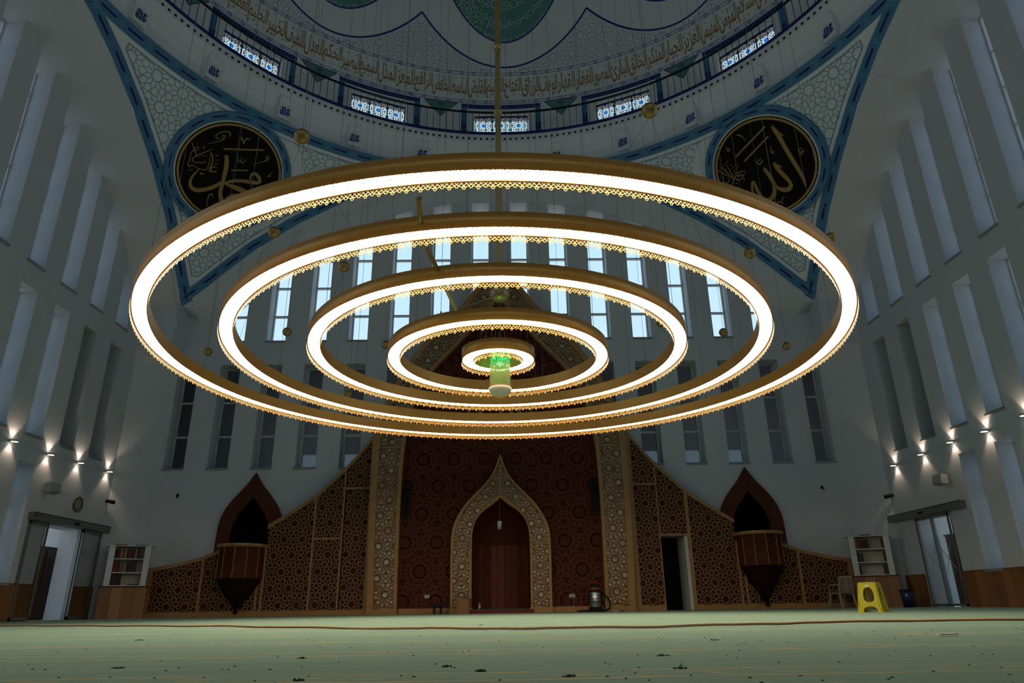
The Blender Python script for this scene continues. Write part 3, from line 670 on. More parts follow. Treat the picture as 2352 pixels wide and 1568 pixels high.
def dome_paint():
    names = 'الملك القدوس السلام المؤمن المهيمن العزيز الجبار المتكبر الخالق البارئ المصور الغفار القهار الوهاب الرزاق الفتاح العليم القابض الباسط الخافض الرافع المعز المذل السميع البصير الحكم العدل اللطيف الخبير الحليم العظيم'.split()
    m = MB(); pit = 3.62
    for i, w in enumerate(names):
        vs, fs = text_mesh(shape_ar(w)); a1 = 3+pit*15.5-pit*i
        m.add([DF(radians(a1-pit+x*pit*.99), 19.30+y*.96, .012) for x, y in vs], fs)
        # vowel marks above and below, as in the painted band
        for k in range(5):
            a = a1-pit*(k+.5)/5; zz = 19.32+(.80 if k % 2 else .10)+random.uniform(-.06, .06); x = a*pi/180*RD
            m.bars([((x-.04, zz), (x, zz+.06)), ((x, zz+.06), (x+.045, zz+.02))], .016, lambda x, zz, h: DF(x/RD, zz, h), 0, .012, sides=False)
    m.build('calligraphy_band', 'text_gold', DOME)
    # double chain lines above and below the band
    m = MB()
    for zc in (19.13, 20.42):
        S = []
        n = 360
        for zz in (zc-.055, zc+.055): S += [((2*pi*RD*i/n, zz), (2*pi*RD*(i+1)/n, zz)) for i in range(n)]
        for i in range(144):
            x = 2*pi*RD*i/144; P = [(x-.07, zc), (x, zc+.075), (x+.07, zc), (x, zc-.075), (x-.07, zc)]; S += polyline(P)
        m.bars(S, .02, lambda x, zz, h: DF(x/RD, zz, h), 0, .012, sides=False)
    m.build('chain_lines', 'blue_line', DOME)
    # lotus petals
    NP = 10; line, teal, tl, pale = MB(), MB(), MB(), MB(); P0 = radians(1.5); W = 2*pi/NP
    zo = lambda x: 20.72+1.95*(abs(x)/radians(18))**1.9          # outer outline of a petal
    zi = lambda x: 21.78+2.3*(abs(x)/radians(14))**1.9           # inner, turquoise field
    top = 27.5
    for k in range(NP):
        a0 = P0+W*k; n = 24
        O = [(radians(-18+36*i/n), zo(radians(-18+36*i/n))) for i in range(n+1)]
        I = [(radians(-14+28*i/n), zi(radians(-14+28*i/n))) for i in range(n+1)]
        for P, wd in ((O, .075), (I, .06)):
            S = [((x*RD*.95, zz), (x2*RD*.95, zz2)) for (x, zz), (x2, zz2) in polyline(P)]
            line.bars(S, wd, lambda x, zz, h, a0=a0: DF(a0+x/RD/.95, zz, h), 0, .016, sides=False)
        # arms running up to the crown
        for sg in (-1, 1):
            x, zz = I[-1]; S = [((sg*x*RD*.95*(1-q*.35), zz+(top-zz)*q), (sg*x*RD*.95*(1-(q+.1)*.35), zz+(top-zz)*(q+.1))) for q in [j/10 for j in range(10)]]
            line.bars(S, .06, lambda x, zz, h, a0=a0: DF(a0+x/RD/.95, zz, h), 0, .016, sides=False)
        vs, fs = [], []
        for i in range(n+1):
            x, zz = I[i]; vs += [DF(a0+x*(1-.35*(q/8)*(1 if zz > 0 else 1)), zz+(top-zz)*q/8, .008) for q in range(9)]
        fs = [(i*9+q, i*9+q+1, (i+1)*9+q+1, (i+1)*9+q) for i in range(n) for q in range(8)]; teal.add(vs, fs)
        if k in (0, 1, NP-1):
            S = clip(hankin(.8, -2.9, 2.9, 21, 26, 0, 21.2), lambda x, zz: abs(x/RD/.95) < radians(13.6) and zz > zi(x/RD/.95)+.04 and zz < 25.5, .12)
            tl.bars(S, .030, lambda x, zz, h, a0=a0: DF(a0+x/RD/.95, zz, h), 0, .013, sides=False)
        if k in (0, 1, 2, NP-1, NP-2):
            S = clip(hankin(.8, 0, 7.2, 20, 23, 0, 20.3), lambda x, zz: zz > 20.56 and zz < min(zo(x/RD-0), zo(W-x/RD))-.12, .12)
            pale.bars(S, .018, lambda x, zz, h, a0=a0: DF(a0+x/RD, zz, h), 0, .010, sides=False)
    m = MB(); m.lathe([(sqrt(RD**2-(zz-ZD)**2)-.02, zz) for zz in (27.4, 27.9, 28.6, 29.2, 29.7)], 72, (CX, CY, 0)); m.build('crown_ring', 'teal_fill', DOME)
    line.build('petal_outlines', 'blue_line', DOME); teal.build('petal_fields', 'teal_fill', DOME); tl.build('petal_strapwork', 'teal_pale', DOME); pale.build('spandrel_strapwork', 'pale_line', DOME)
dome_paint()

def railing():
    r = thing('gallery_railing', 'thin black metal railing running round the ring gallery', 'railing', (CX, CY+10.7, 17.05))
    m = MB(); N = 216
    m.lathe([(10.69, 17.98), (10.69, 18.03), (10.76, 18.03), (10.76, 17.98), (10.69, 17.98)], N, (CX, CY, 0)); m.build('handrail', 'black_metal', r)
    m = MB(); m.lathe([(10.71, 17.07), (10.71, 17.095), (10.74, 17.095), (10.74, 17.07), (10.71, 17.07)], N, (CX, CY, 0)); m.build('bottom_rail', 'black_metal', r)
    b = MB(); b.tube([(0, 0, 17.03), (0, 0, 18.0)], .011, 5); me = b.mesh('baluster', 'black_metal'); 
    for i in range(270):
        a = 2*pi*i/270
        if i > 90 and i < 180: continue
        o = put('baluster', me, r); o.matrix_basis = Matrix.Translation((CX+10.725*sin(a), CY+10.725*cos(a), 0))
    far = MB()
    for i in range(91, 180):
        a = 2*pi*i/270; far.tube([(CX+10.725*sin(a), CY+10.725*cos(a), 17.03), (CX+10.725*sin(a), CY+10.725*cos(a), 18.0)], .011, 5)
    o = far.build('balusters_behind', 'black_metal', r); o['kind'] = 'stuff'
railing()

def roundels():
    for nm, P0, ph, strokes, lab in (('left', (-8.943, 19.60, 13.793), -46.16, STROKES_L, 'black roundel with gold calligraphy of three bowls, on the left pendentive'), ('right', (8.931, 19.497, 13.83), 46.3, STROKES_R, 'black roundel with slanted gold calligraphy, on the right pendentive')):
        a = radians(ph); rh = Vector((sin(a), cos(a), 0)); e1 = Vector((cos(a), -sin(a), 0)); e2 = (-rh+Vector((0, 0, 1))).normalized(); n = -(rh+Vector((0, 0, 1))).normalized(); P = Vector(P0)
        fn = lambda x, y, h: tuple(P+e1*x+e2*y+n*(h+.02))
        t = thing('calligraphy_roundel', lab, 'roundel', P0, 'round calligraphy boards')
        R = 1.685; C = lambda r, k=96: [(r*cos(2*pi*i/k), r*sin(2*pi*i/k)) for i in range(k)]
        m = MB(); m.prism(C(R), fn, -.12, .03); m.build('board', 'disc_black', t)
        m = MB(); m.strip(C(R*.975), C(R*.935), fn, .03, .04, closed=True); m.build('gold_rim', 'gold_line', t)
        m = MB(); m.strip(C(R+.05), C(R+.0), fn, -.12, .035, closed=True); m.build('white_rim', 'white_paint', t)
        base, line, loz = MB(), MB(), MB(); cc = C(R+.05); cc.append(cc[0])
        border(cc, .27, fn, (base, line, loz), -1, .012)
        base.strip(C(R+.32), C(R+.05), fn, -.12, .010, closed=True)
        base.build('blue_border', 'blue_mid', t); line.build('border_lines', 'cyan_line', t)['kind'] = 'stuff'; loz.build('border_lozenges', 'navy', t)['kind'] = 'stuff'
        g = MB()
        for row in strokes:
            pts = [(row[i]/1000, row[i+1]/1000, row[i+2]/1000) for i in range(0, len(row), 3)]
            if len(pts) > 2:            # smooth the pen line
                for _ in range(2):
                    q = [pts[0]]
                    for p, r in zip(pts, pts[1:]): q += [tuple(.75*u+.25*v for u, v in zip(p, r)), tuple(.25*u+.75*v for u, v in zip(p, r))]
                    pts = q+[pts[-1]]
            vs = []
            for i, p in enumerate(pts):
                b, c = pts[max(0, i-1)], pts[min(len(pts)-1, i+1)]; l = max(1e-6, hypot(c[0]-b[0], c[1]-b[1])); nx, ny = -(c[1]-b[1])/l, (c[0]-b[0])/l
                w = p[2]/2; vs += [fn(p[0]+nx*w, p[1]+ny*w, .036), fn(p[0]-nx*w, p[1]-ny*w, .036)]
            g.add(vs, [(2*i, 2*i+1, 2*i+3, 2*i+2) for i in range(len(pts)-1)])
        g.build('calligraphy', 'gold_paint', t)
roundels()

# ------------------------------------------------------------------ windows
def windows():
    def frame(hgt, splits, thick=.05):
        f = MB(); w = HALF; f.fbox(lambda u, zz, h: (u, h, zz), -w, -w+thick, 0, hgt, -.05, .05); f.fbox(lambda u, zz, h: (u, h, zz), w-thick, w, 0, hgt, -.05, .05)
        panes = []; cuts = [0]+splits+[hgt]
        for i, c in enumerate(cuts):
            a, b = (0, thick) if i == 0 else (hgt-thick, hgt) if i == len(cuts)-1 else (c-thick*.7, c+thick*.7)
            f.fbox(lambda u, zz, h: (u, h, zz), -w, w, a, b, -.05, .05)
        for a, b in zip(cuts, cuts[1:]):
            p = MB(); p.fbox(lambda u, zz, h: (u, h, zz), -w+thick, w-thick, a+thick*.6, b-thick*.6, -.006, .006); panes.append(p)
        return f, panes
    cache = {}
    def get(kind):
        if kind in cache: return cache[kind]
        hgt, splits, g = {'up': (6.2, [1.14*i for i in range(1, 6)], 'glass_clear'), 'mid': (3.62, [1.17, 2.38], 'glass_frost'), 'low': (2.95, [.9, 1.9], 'glass_side'), 'midside': (3.62, [1.17, 2.38], 'glass_side'), 'upside': (6.2, [1.14*i for i in range(1, 6)], 'glass_side')}[kind]
        f, ps = frame(hgt, splits); s = MB(); s.box(-HALF-.02, HALF+.02, -REVEAL-.05, .05, -.06, .0)
        cache[kind] = (f.mesh('window_frame', 'frame_white'), [p.mesh('pane', g) for p in ps], s.mesh('window_sill', 'sill_stone')); return cache[kind]
    n = [15]
    def place(side, k, kind, z0, lab):
        U, N, d0 = SIDES[side]; fn = sidefn(side); n[0] += 1
        w = thing('window_%d' % n[0], lab, 'window', fn(win_u(side, k), z0, -REVEAL), kind='structure')
        w.rotation_euler = (0, 0, {'back': 0, 'left': pi/2, 'right': -pi/2}[side])
        f, ps, s = get(kind)
        for nm, me in [('window_frame', f)]+[('pane', p) for p in ps]+[('window_sill', s)]:
            o = bpy.data.objects.new(nm, me); COL.objects.link(o); o.parent = w
    for i, k in enumerate(KU): place('back', k, 'up', Z_UP+.08, 'sky-lit upper window in the end wall, %s from the left' % ORD[i])
    for i, k in enumerate(KM):
        if abs(k) > 3: place('back', k, 'mid', Z_MID[0], 'dim lower window in the end wall, %s from the left corner' % ORD[i])
    for side in ('left', 'right'):
        for i, k in enumerate(reversed(KU)):
            if k > 0: place(side, k, 'upside', Z_UP-.14, 'tall upper slit window in the %s wall, %s from the far corner' % (side, ORD[i]))
        for i, k in enumerate(reversed(KM[1:-1])):
            if k > 1: place(side, k, 'midside', Z_MID[0], 'middle slit window in the %s wall, %s from the far corner' % (side, ORD[i]))
        for i, k in enumerate(reversed(KL)):
            if k > 2: place(side, k, 'low', Z_LOW[0], 'lowest slit window in the %s wall, %s beyond the sliding door' % (side, ORD[i]))
windows()

def outside():
    # corridor behind the end wall, closed but for a strip of daylight; dark lobbies behind the corner slits; roof edge outside
    m = MB(); Y0, Y1 = CY+11.87+.62, 27.2
    m.box(-13, 13, Y0, Y1, 8.5, 8.7); m.box(-13, 13, Y0, Y1, -.05, 0); m.box(-13, -12.8, Y0, Y1, 0, 8.5); m.box(12.8, 13, Y0, Y1, 0, 8.5)
    m.box(-13, 13, Y1, Y1+.2, 0, 4.6); m.box(-13, 13, Y1, Y1+.2, 5.9, 8.5); m.box(-13, -7.9, Y1, Y1+.2, 4.6, 5.9); m.box(-4, 5.4, Y1, Y1+.2, 4.6, 5.9); m.box(10.3, 13, Y1, Y1+.2, 4.6, 5.9)
    struct('wall_corridor', m, 'corridor', 'dim corridor seen through the lower windows of the end wall', 'corridor')
    m = MB(); m.box(-13.2, 13.2, 25.2, 25.6, 15.6, 18.2); m.box(-13.2, 13.2, 23.4, 25.3, 17.9, 18.2); struct('roof_edge', m, 'concrete', 'grey concrete roof edge above the upper windows outside', 'roof')
    for sx, nm in ((-1, 'left'), (1, 'right')):
        m = MB(); x0, x1 = (12.94, 14.2)
        a, b = (x0, x1) if sx > 0 else (-x1, -x0)
        ya = CY+win_u('left', 5.0) if sx < 0 else CY+win_u('left', 5.0)
        m.box(a, b, ya, ya+.1, 4.0, 8.5); m.box(a, b, 23, 23.1, 4.0, 8.5); m.box(a, b, ya, 23.1, 8.5, 8.6); m.box(a, b, ya, 23.1, 3.9, 4.0)
        xx = x1 if sx > 0 else -x1-.1; m.box(xx, xx+.1, ya, 23.1, 3.9, 8.6)
        struct('wall_lobby_'+nm, m, 'corridor', 'closed lobby behind the corner slit windows on the %s' % nm, 'lobby')
outside()
# ------------------------------------------------------------------ mihrab wall in wood
MX = -.04
PO = smooth_line([(0, 11.77), (.64, 10.97), (1.34, 10.02), (2.05, 9.25), (2.6, 8.7), (3.0, 8.1), (3.54, 7.22), (3.98, 6.05), (4.14, 5.32), (4.12, 2.69), (4.03, 0)], 2)
PI_ = smooth_line([(0, 10.34), (.66, 9.5), (1.36, 8.67), (2.0, 7.98), (2.44, 7.45), (2.84, 6.6), (3.12, 5.31), (3.17, 2.8), (3.14, 0)], 2)
MO = smooth_line([(0, 4.78), (.18, 4.28), (.41, 3.9), (.82, 3.51), (1.12, 3.19), (1.36, 2.83), (1.5, 2.47), (1.55, 2.08), (1.53, 0)], 1)
MI = smooth_line([(0, 3.39), (.24, 3.19), (.56, 2.98), (.77, 2.74), (.875, 2.42), (.9, 2.07), (.89, 0)], 1)
NSEG = 60
def both(P, n=NSEG):                    # half outline (axis to foot) -> whole outline, foot to foot
    R = resample(P, n); return [(MX-x, z) for x, z in reversed(R)]+[(MX+x, z) for x, z in R[1:]]
def arch_frame(name, label, cat, O, I, Yf, fr, spacing, wd, zsplits):
    """an arch-shaped band: two trims, an onyx ground and strapwork between them"""
    a, b = fr; O_, I_ = both(O), both(I); A, B = lerp2(O_, I_, a), lerp2(O_, I_, b); fn = XZ(Yf)
    t = thing(name, label, cat, (MX, Yf, 0))
    m = MB(); m.strip(O_, A, fn, -.72, .0); m.build('outer_trim', 'wood_trim', t)
    m = MB(); m.strip(B, I_, fn, -.30, .0); m.build('inner_trim', 'wood_trim', t)
    m = MB(); m.strip(A, B, fn, -.5, -.10); m.build('ground', 'onyx', t)
    inside = lambda x, z: pip(x, z, A) and not pip(x, z, B) and z > .12
    zt = max(z for _, z in O); x1 = max(x for x, _ in O)+.1
    m = MB(); m.bars(clip(hankin(spacing, -x1, x1, 0, zt, MX+(O[-1][0]+I[-1][0])/2*0, .1), inside, spacing*.10), wd, fn, -.095, -.035); m.build('strapwork', 'wood_lattice', t)['kind'] = 'stuff'
    for z0 in zsplits:
        for sg in (-1, 1):
            m = MB()
            xo = max(abs(x-MX) for x, z in lerp2(resample(O, NSEG), resample(I, NSEG), a) if abs(z-z0) < .25); xi = min(abs(x-MX) for x, z in lerp2(resample(O, NSEG), resample(I, NSEG), b) if abs(z-z0) < .25)
            m.box(MX+min(sg*xi, sg*xo), MX+max(sg*xi, sg*xo), Yf+.02, Yf+.1, z0-.025, z0+.025); m.build('cross_rail', 'wood_trim', t)
    m = MB(); m.box(MX-.03, MX+.03, Yf+.01, Yf+.12, I[0][1], O[0][1]-.35); m.build('crown_post', 'wood_trim', t)
    for sg in (-1, 1): m = MB(); m.box(MX+min(sg*I[-1][0], sg*O[-1][0])-.02, MX+max(sg*I[-1][0], sg*O[-1][0])+.02, Yf-.03, Yf+.4, 0, .16); m.build('plinth', 'wood_trim', t)
    return t, A, B
PORTAL, PA, PB = arch_frame('portal_arch', 'tall pointed portal arch of pale strapwork rising over the upper windows', 'portal', PO, PI_, 22.20, (.22, .88), .54, .026, [5.05])
MIHR, MA, MBo = arch_frame('mihrab_arch', 'ogee mihrab arch with pale stone strapwork band in the middle of the wood wall', 'mihrab', MO, MI, 22.12, (.12, .90), .48, .024, [2.0])

def inner_panel():
    t = thing('carved_panel', 'dark mahogany carved panel filling the tall portal around the mihrab', 'panel', (MX, 22.42, 0)); fn = XZ(22.42)
    A, B = both(PI_), both(MI); m = MB(); m.strip(A, B, fn, -.3, 0.); m.build('board', 'wood_panel', t)
    O2 = both(MO); inside = lambda x, z: pip(x, z, A) and not pip(x, z, O2) and .2 < z < 10
    m = MB(); m.bars(clip(hankin(1.0, -3.2, 3.2, 0, 10, MX, .35), inside, .14), .05, fn, 0, .012)
    m.build('carved_relief', 'wood_carved', t)['kind'] = 'stuff'
    m = MB(); m.box(MX-3.1, MX-1.5, 22.33, 22.44, 0, .16); m.box(MX+1.5, MX+3.1, 22.33, 22.44, 0, .16); m.build('plinth', 'wood_trim', t)
    # round gold emblem high on the panel
    e = thing('calligraphy_emblem', 'round gold calligraphy emblem high on the dark panel behind the rings', 'emblem', (MX, 22.40, 6.41)); m = MB()
    C = lambda r: [(MX+r*cos(2*pi*i/64), 6.41+r*sin(2*pi*i/64)) for i in range(64)]
    m.strip(C(1.08), C(1.03), fn, 0, .03, closed=True); m.build('ring', 'gold_paint', e)
    vs, fs = text_mesh(shape_ar('الله')); m = MB(); m.add([fn(MX-.72+1.44*x, 5.95+.95*y, .03) for x, y in vs], fs)
    for k in range(8):
        a = 2*pi*k/8+.2; m.bars([((MX+.78*cos(a), 6.41+.78*sin(a)), (MX+.95*cos(a+.25), 6.41+.95*sin(a+.25)))], .035, fn, 0, .03)
    m.build('lettering', 'gold_paint', e)
inner_panel()

def niche():
    t = thing('mihrab_niche', 'deep dark wooden niche of upright boards inside the mihrab arch', 'niche', (MX, 22.4, 0))
    n = 13; R = .93
    for i in range(n):
        a0, a1 = -pi/2+pi*i/n, -pi/2+pi*(i+1)/n; m = MB()
        for r0, r1, z0, z1 in ((R, R+.04, .1, 2.02),):
            m.fbox(lambda a, r, z: (MX+r*sin(a), 22.42+r*cos(a)*.85, z), a0+.006, a1-.006, r0, r1, z0, z1)
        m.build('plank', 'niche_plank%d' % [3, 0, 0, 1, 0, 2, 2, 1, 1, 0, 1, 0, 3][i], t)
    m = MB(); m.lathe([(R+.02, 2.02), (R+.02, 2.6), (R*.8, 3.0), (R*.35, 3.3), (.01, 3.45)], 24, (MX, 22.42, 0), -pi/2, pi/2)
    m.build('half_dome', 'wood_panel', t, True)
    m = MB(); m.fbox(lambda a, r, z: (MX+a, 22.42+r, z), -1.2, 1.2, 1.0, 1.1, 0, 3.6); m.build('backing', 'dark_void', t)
    s = thing('mihrab_step', 'low green carpeted step with red edge at the foot of the mihrab', 'step', (MX, 22.1, 0)); m = MB()
    m.box(MX-1.1, MX+.95, 21.92, 22.6, .0, .085); m.build('riser', 'step_red', s)
    m = MB(); m.box(MX-1.12, MX+.97, 21.9, 23.2, .085, .11); m.build('carpet_top', 'step_green', s)
    l = thing('niche_lamp', 'small white pendant lamp hanging in the mihrab arch', 'lamp', (-.075, 22.25, 2.42)); m = MB()
    m.tube([(-.075, 22.25, 2.66), (-.075, 22.25, 3.36)], .006, 5); m.build('cord', 'wire', l)
    m = MB(); m.lathe([(.0, 2.68), (.065, 2.68), (.07, 2.66), (.07, 2.54), (.0, 2.54)], 20, (-.075, 22.25, 0)); m.build('shade', 'white_paint', l, True)
    m = MB(); m.lathe([(.06, 2.54), (.06, 2.44), (.0, 2.43)], 20, (-.075, 22.25, 0)); m.build('glass', 'lamp_glass', l, True)
niche()

# wings: lattice screens with a sweeping top on either side of the portal
WTOP = [(4.05, 5.72), (4.3, 5.40), (4.77, 4.81), (5.2, 4.33), (5.53, 4.02), (5.93, 3.63), (6.65, 3.13), (7.38, 2.69)]
WLOW = [(7.36, 2.02), (8.0, 2.0), (8.78, 1.96), (9.3, 1.75), (10.06, 1.57), (10.93, 1.42)]
def wtop(x): return interp(WTOP, x) if x < 7.37 else interp(WLOW, x)
def wing(sg, nm):
    Yf = 22.56; fn0 = XZ(Yf); fn = lambda x, z, h: fn0(sg*x, z, h)
    t = thing('lattice_screen', 'wooden lattice screen sweeping down to the %s of the portal%s' % (nm, ', with a doorway' if sg > 0 else ''), 'screen', (sg*7.4, Yf, 0), 'lattice screens')
    poly = WTOP+WLOW+[(10.86, .0)]
    door = (5.0, 5.86, 2.22) if sg > 0 else None
    m = MB()
    if door:
        m.prism([(4.05, 0)]+[(4.05, 5.72), (4.3, 5.40), (4.77, 4.81), (5.0, wtop(5.0)), (5.0, 0)], fn, -.35, 0)
        m.prism([(5.0, 2.22), (5.0, wtop(5.0)), (5.2, 4.33), (5.53, 4.02), (5.86, wtop(5.86)), (5.86, 2.22)], fn, -.35, 0)
        m.prism([(5.86, 0), (5.86, wtop(5.86)), (5.93, 3.63), (6.65, 3.13), (7.38, 2.69)]+WLOW+[(10.86, 0)], fn, -.35, 0)
    else: m.prism([(4.05, 0)]+poly, fn, -.35, 0)
    m.build('backing', 'wood_back', t)
    # rails and stiles
    m = MB(); T = WTOP; m.strip(T, [(x-.0, z-.13) for x, z in T], fn, -.36, .05); m.build('top_rail', 'wood_trim', t)
    m = MB(); m.strip(WLOW, [(x, z-.11) for x, z in WLOW], fn, -.36, .05); m.build('low_rail', 'wood_trim', t)
    segs = [(4.05, 5.0), (5.86, 10.88)] if door else [(4.05, 10.88)]
    for a, b in segs: m = MB(); m.fbox(fn, a, b, 0, .15, 0, .06); m.build('bottom_rail', 'wood_trim', t)
    stiles = [(4.05, 4.25), (7.33, 7.40), (7.50, 7.56), (9.22, 9.29), (10.76, 10.90), (5.90, 5.96)]
    stiles += [(4.965, 5.0), (5.86, 5.90)] if door else [(5.02, 5.07)]
    for a, b in stiles: m = MB(); m.fbox(fn, a, b, .15, min(wtop(a), wtop(b))-.03, 0, .045); m.build('stile', 'wood_trim', t)
    hs = [(4.25, 4.97, 3.82), (5.0, 5.86, 2.22)] if door else [(4.25, 5.02, 3.80), (5.07, 5.90, 2.24)]
    for a, b, z0 in hs: m = MB(); m.fbox(fn, a, b, z0-.025, z0+.035, 0, .045); m.build('cross_rail', 'wood_trim', t)
    cells = [(4.25, 4.965, .15, 3.80), (4.25, 4.965, 3.84, 9), (5.96, 7.33, .15, 9), (7.40, 7.50, .15, 9), (7.56, 9.22, .15, 9), (9.29, 10.76, .15, 9)]
    cells += [(5.0, 5.90, 2.25, 9)] if door else [(5.07, 5.90, .15, 2.22), (5.07, 5.90, 2.27, 9)]
    for a, b, z0, z1 in cells:
        S = clip(hankin(.56, a, b, z0, min(z1, 5.8), 4.6, .3), lambda x, z: a < x < b and z0 < z < min(z1, wtop(min(max(x, 4.05), 10.9))-.1), .045)
        m = MB(); m.bars(S, .024, fn, .0, .03); m.build('lattice', 'wood_lattice', t)['kind'] = 'stuff'
    if door:
        d = thing('screen_doorway', 'open dark doorway with a pale jamb in the right lattice screen', 'doorway', (5.43, 22.6, 0)); m = MB()
        m.box(5.76, 5.86, 22.58, 23.6, 0, 2.22); m.build('jamb', 'white_paint', d)
        m = MB(); m.box(5.0, 5.02, 22.6, 24.0, 0, 2.22); m.box(5.0, 5.9, 24.0, 24.05, 0, 2.3); m.box(5.0, 5.86, 22.98, 24.0, 2.23, 2.28); m.box(5.86, 5.9, 23.6, 24.0, 0, 2.22); m.build('dark_passage', 'dark_void', d)
    # ogee niche behind the pulpit
    o = thing('pulpit_arch', 'dark red ogee arch board framing the black opening above the %s pulpit' % nm, 'arch', (sg*8.07, 22.9, 1.9), 'pulpit arches')
    OO = smooth_line([(0, 4.40), (.25, 4.0), (.56, 3.66), (.83, 3.31), (.98, 2.96), (1.04, 2.60), (1.05, 1.5)], 1); II = smooth_line([(0, 3.63), (.22, 3.33), (.42, 3.10), (.55, 2.84), (.60, 2.55), (.61, 1.9), (.61, 1.5)], 1)
    f2 = lambda x, z, h: XZ(22.86)(sg*(x+8.07), z, h)
    w2 = lambda P: [(-x, z) for x, z in reversed(resample(P, 30))]+resample(P, 30)[1:]
    m = MB(); m.strip(w2(OO), w2(II), f2, -.1, .0); m.build('arch_board', 'wood_ogee', o)
    m = MB(); x0 = sg*8.07
    m.box(x0-.95, x0+.95, 24.2, 24.25, 1.2, 4.0); m.box(x0-.95, x0-.9, 23.58, 24.2, 1.2, 4.0); m.box(x0+.9, x0+.95, 23.58, 24.2, 1.2, 4.0); m.box(x0-.95, x0+.95, 23.58, 24.2, 3.95, 4.0); m.box(x0-.95, x0+.95, 23.58, 24.2, 1.2, 1.3)
    m.build('dark_recess', 'dark_void', o)
    # pulpit balcony: half-octagon tub on an inverted spire
    p = thing('pulpit', 'carved wooden pulpit balcony with inverted spire on the %s screen' % nm, 'pulpit', (x0, 22.5, .1), 'pulpit balconies')
    octo = lambda r: [(x0+r*cos(pi+pi*i/6), 22.56+r*1.05*sin(pi+pi*i/6)) for i in range(7)]
    zof = .0 if sg < 0 else .17
    def tub(r0, z0, r1, z1):
        A, B = octo(r0), octo(r1); m = MB(); vs = [(x, y, z0) for x, y in A]+[(x, y, z1) for x, y in B]; n = 7
        m.add(vs, [(i, i+1, n+i+1, n+i) for i in range(6)]+[tuple(range(6, -1, -1)), tuple(range(n, 2*n))]); return m
    tub(.70, 1.08+zof, .68, 2.0+zof).build('tub', 'wood_pulpit', p)
    m = tub(.76, 1.99+zof, .79, 2.05+zof); m.build('rim', 'wood_trim', p)
    m = tub(.79, 2.05+zof, .79, 2.085+zof); m.build('rim_cap', 'gold_line', p)
    m = MB(); L = [(.70, 1.08+zof), (.44, .66+zof*.7), (.17, .34+zof*.3), (.075, .22)]
    vs = []
    for r, z0 in L: vs += [(x*1., y, z0) for x, y in octo(r)]
    vs += [(x0, 22.53, .21)]
    m.add(vs, [(k*7+i, k*7+i+1, (k+1)*7+i+1, (k+1)*7+i) for k in range(3) for i in range(6)]); m.build('spire', 'wood_spire', p)
    m = MB(); m.lathe([(.0, .07), (.05, .085), (.075, .12), (.06, .16), (.03, .19), (.06, .21), (.06, .24)], 12, (x0, 22.45, 0)); m.build('finial', 'wood_spire', p, True)
    for i in range(1, 6):
        x, y = octo(.705)[i]; m = MB(); m.tube([(x, y, 1.1+zof), (x, y, 1.98+zof)], .012, 4); m.build('edge_bead', 'wood_trim', p)
    for i in range(6):
        (xa, ya), (xb, yb) = octo(.69)[i], octo(.69)[i+1]; ux, uy = xb-xa, yb-ya; l = hypot(ux, uy); nx, ny = uy/l, -ux/l
        f3 = lambda a, z, h: (xa+ux*(a/l)+nx*-h*0+(-nx*h if False else nx*h), ya+uy*(a/l)+ny*h, z)
        S = clip(hankin(.19, 0, l, 1.12+zof, 1.98+zof, l/2, 1.2), lambda a, z: .03 < a < l-.03 and 1.13+zof < z < 1.96+zof, .05)
        m = MB(); m.bars(S, .014, f3, -.01, .008); m.build('carved_face', 'wood_carved', p)['kind'] = 'stuff'
wing(-1, 'left'); wing(1, 'right')

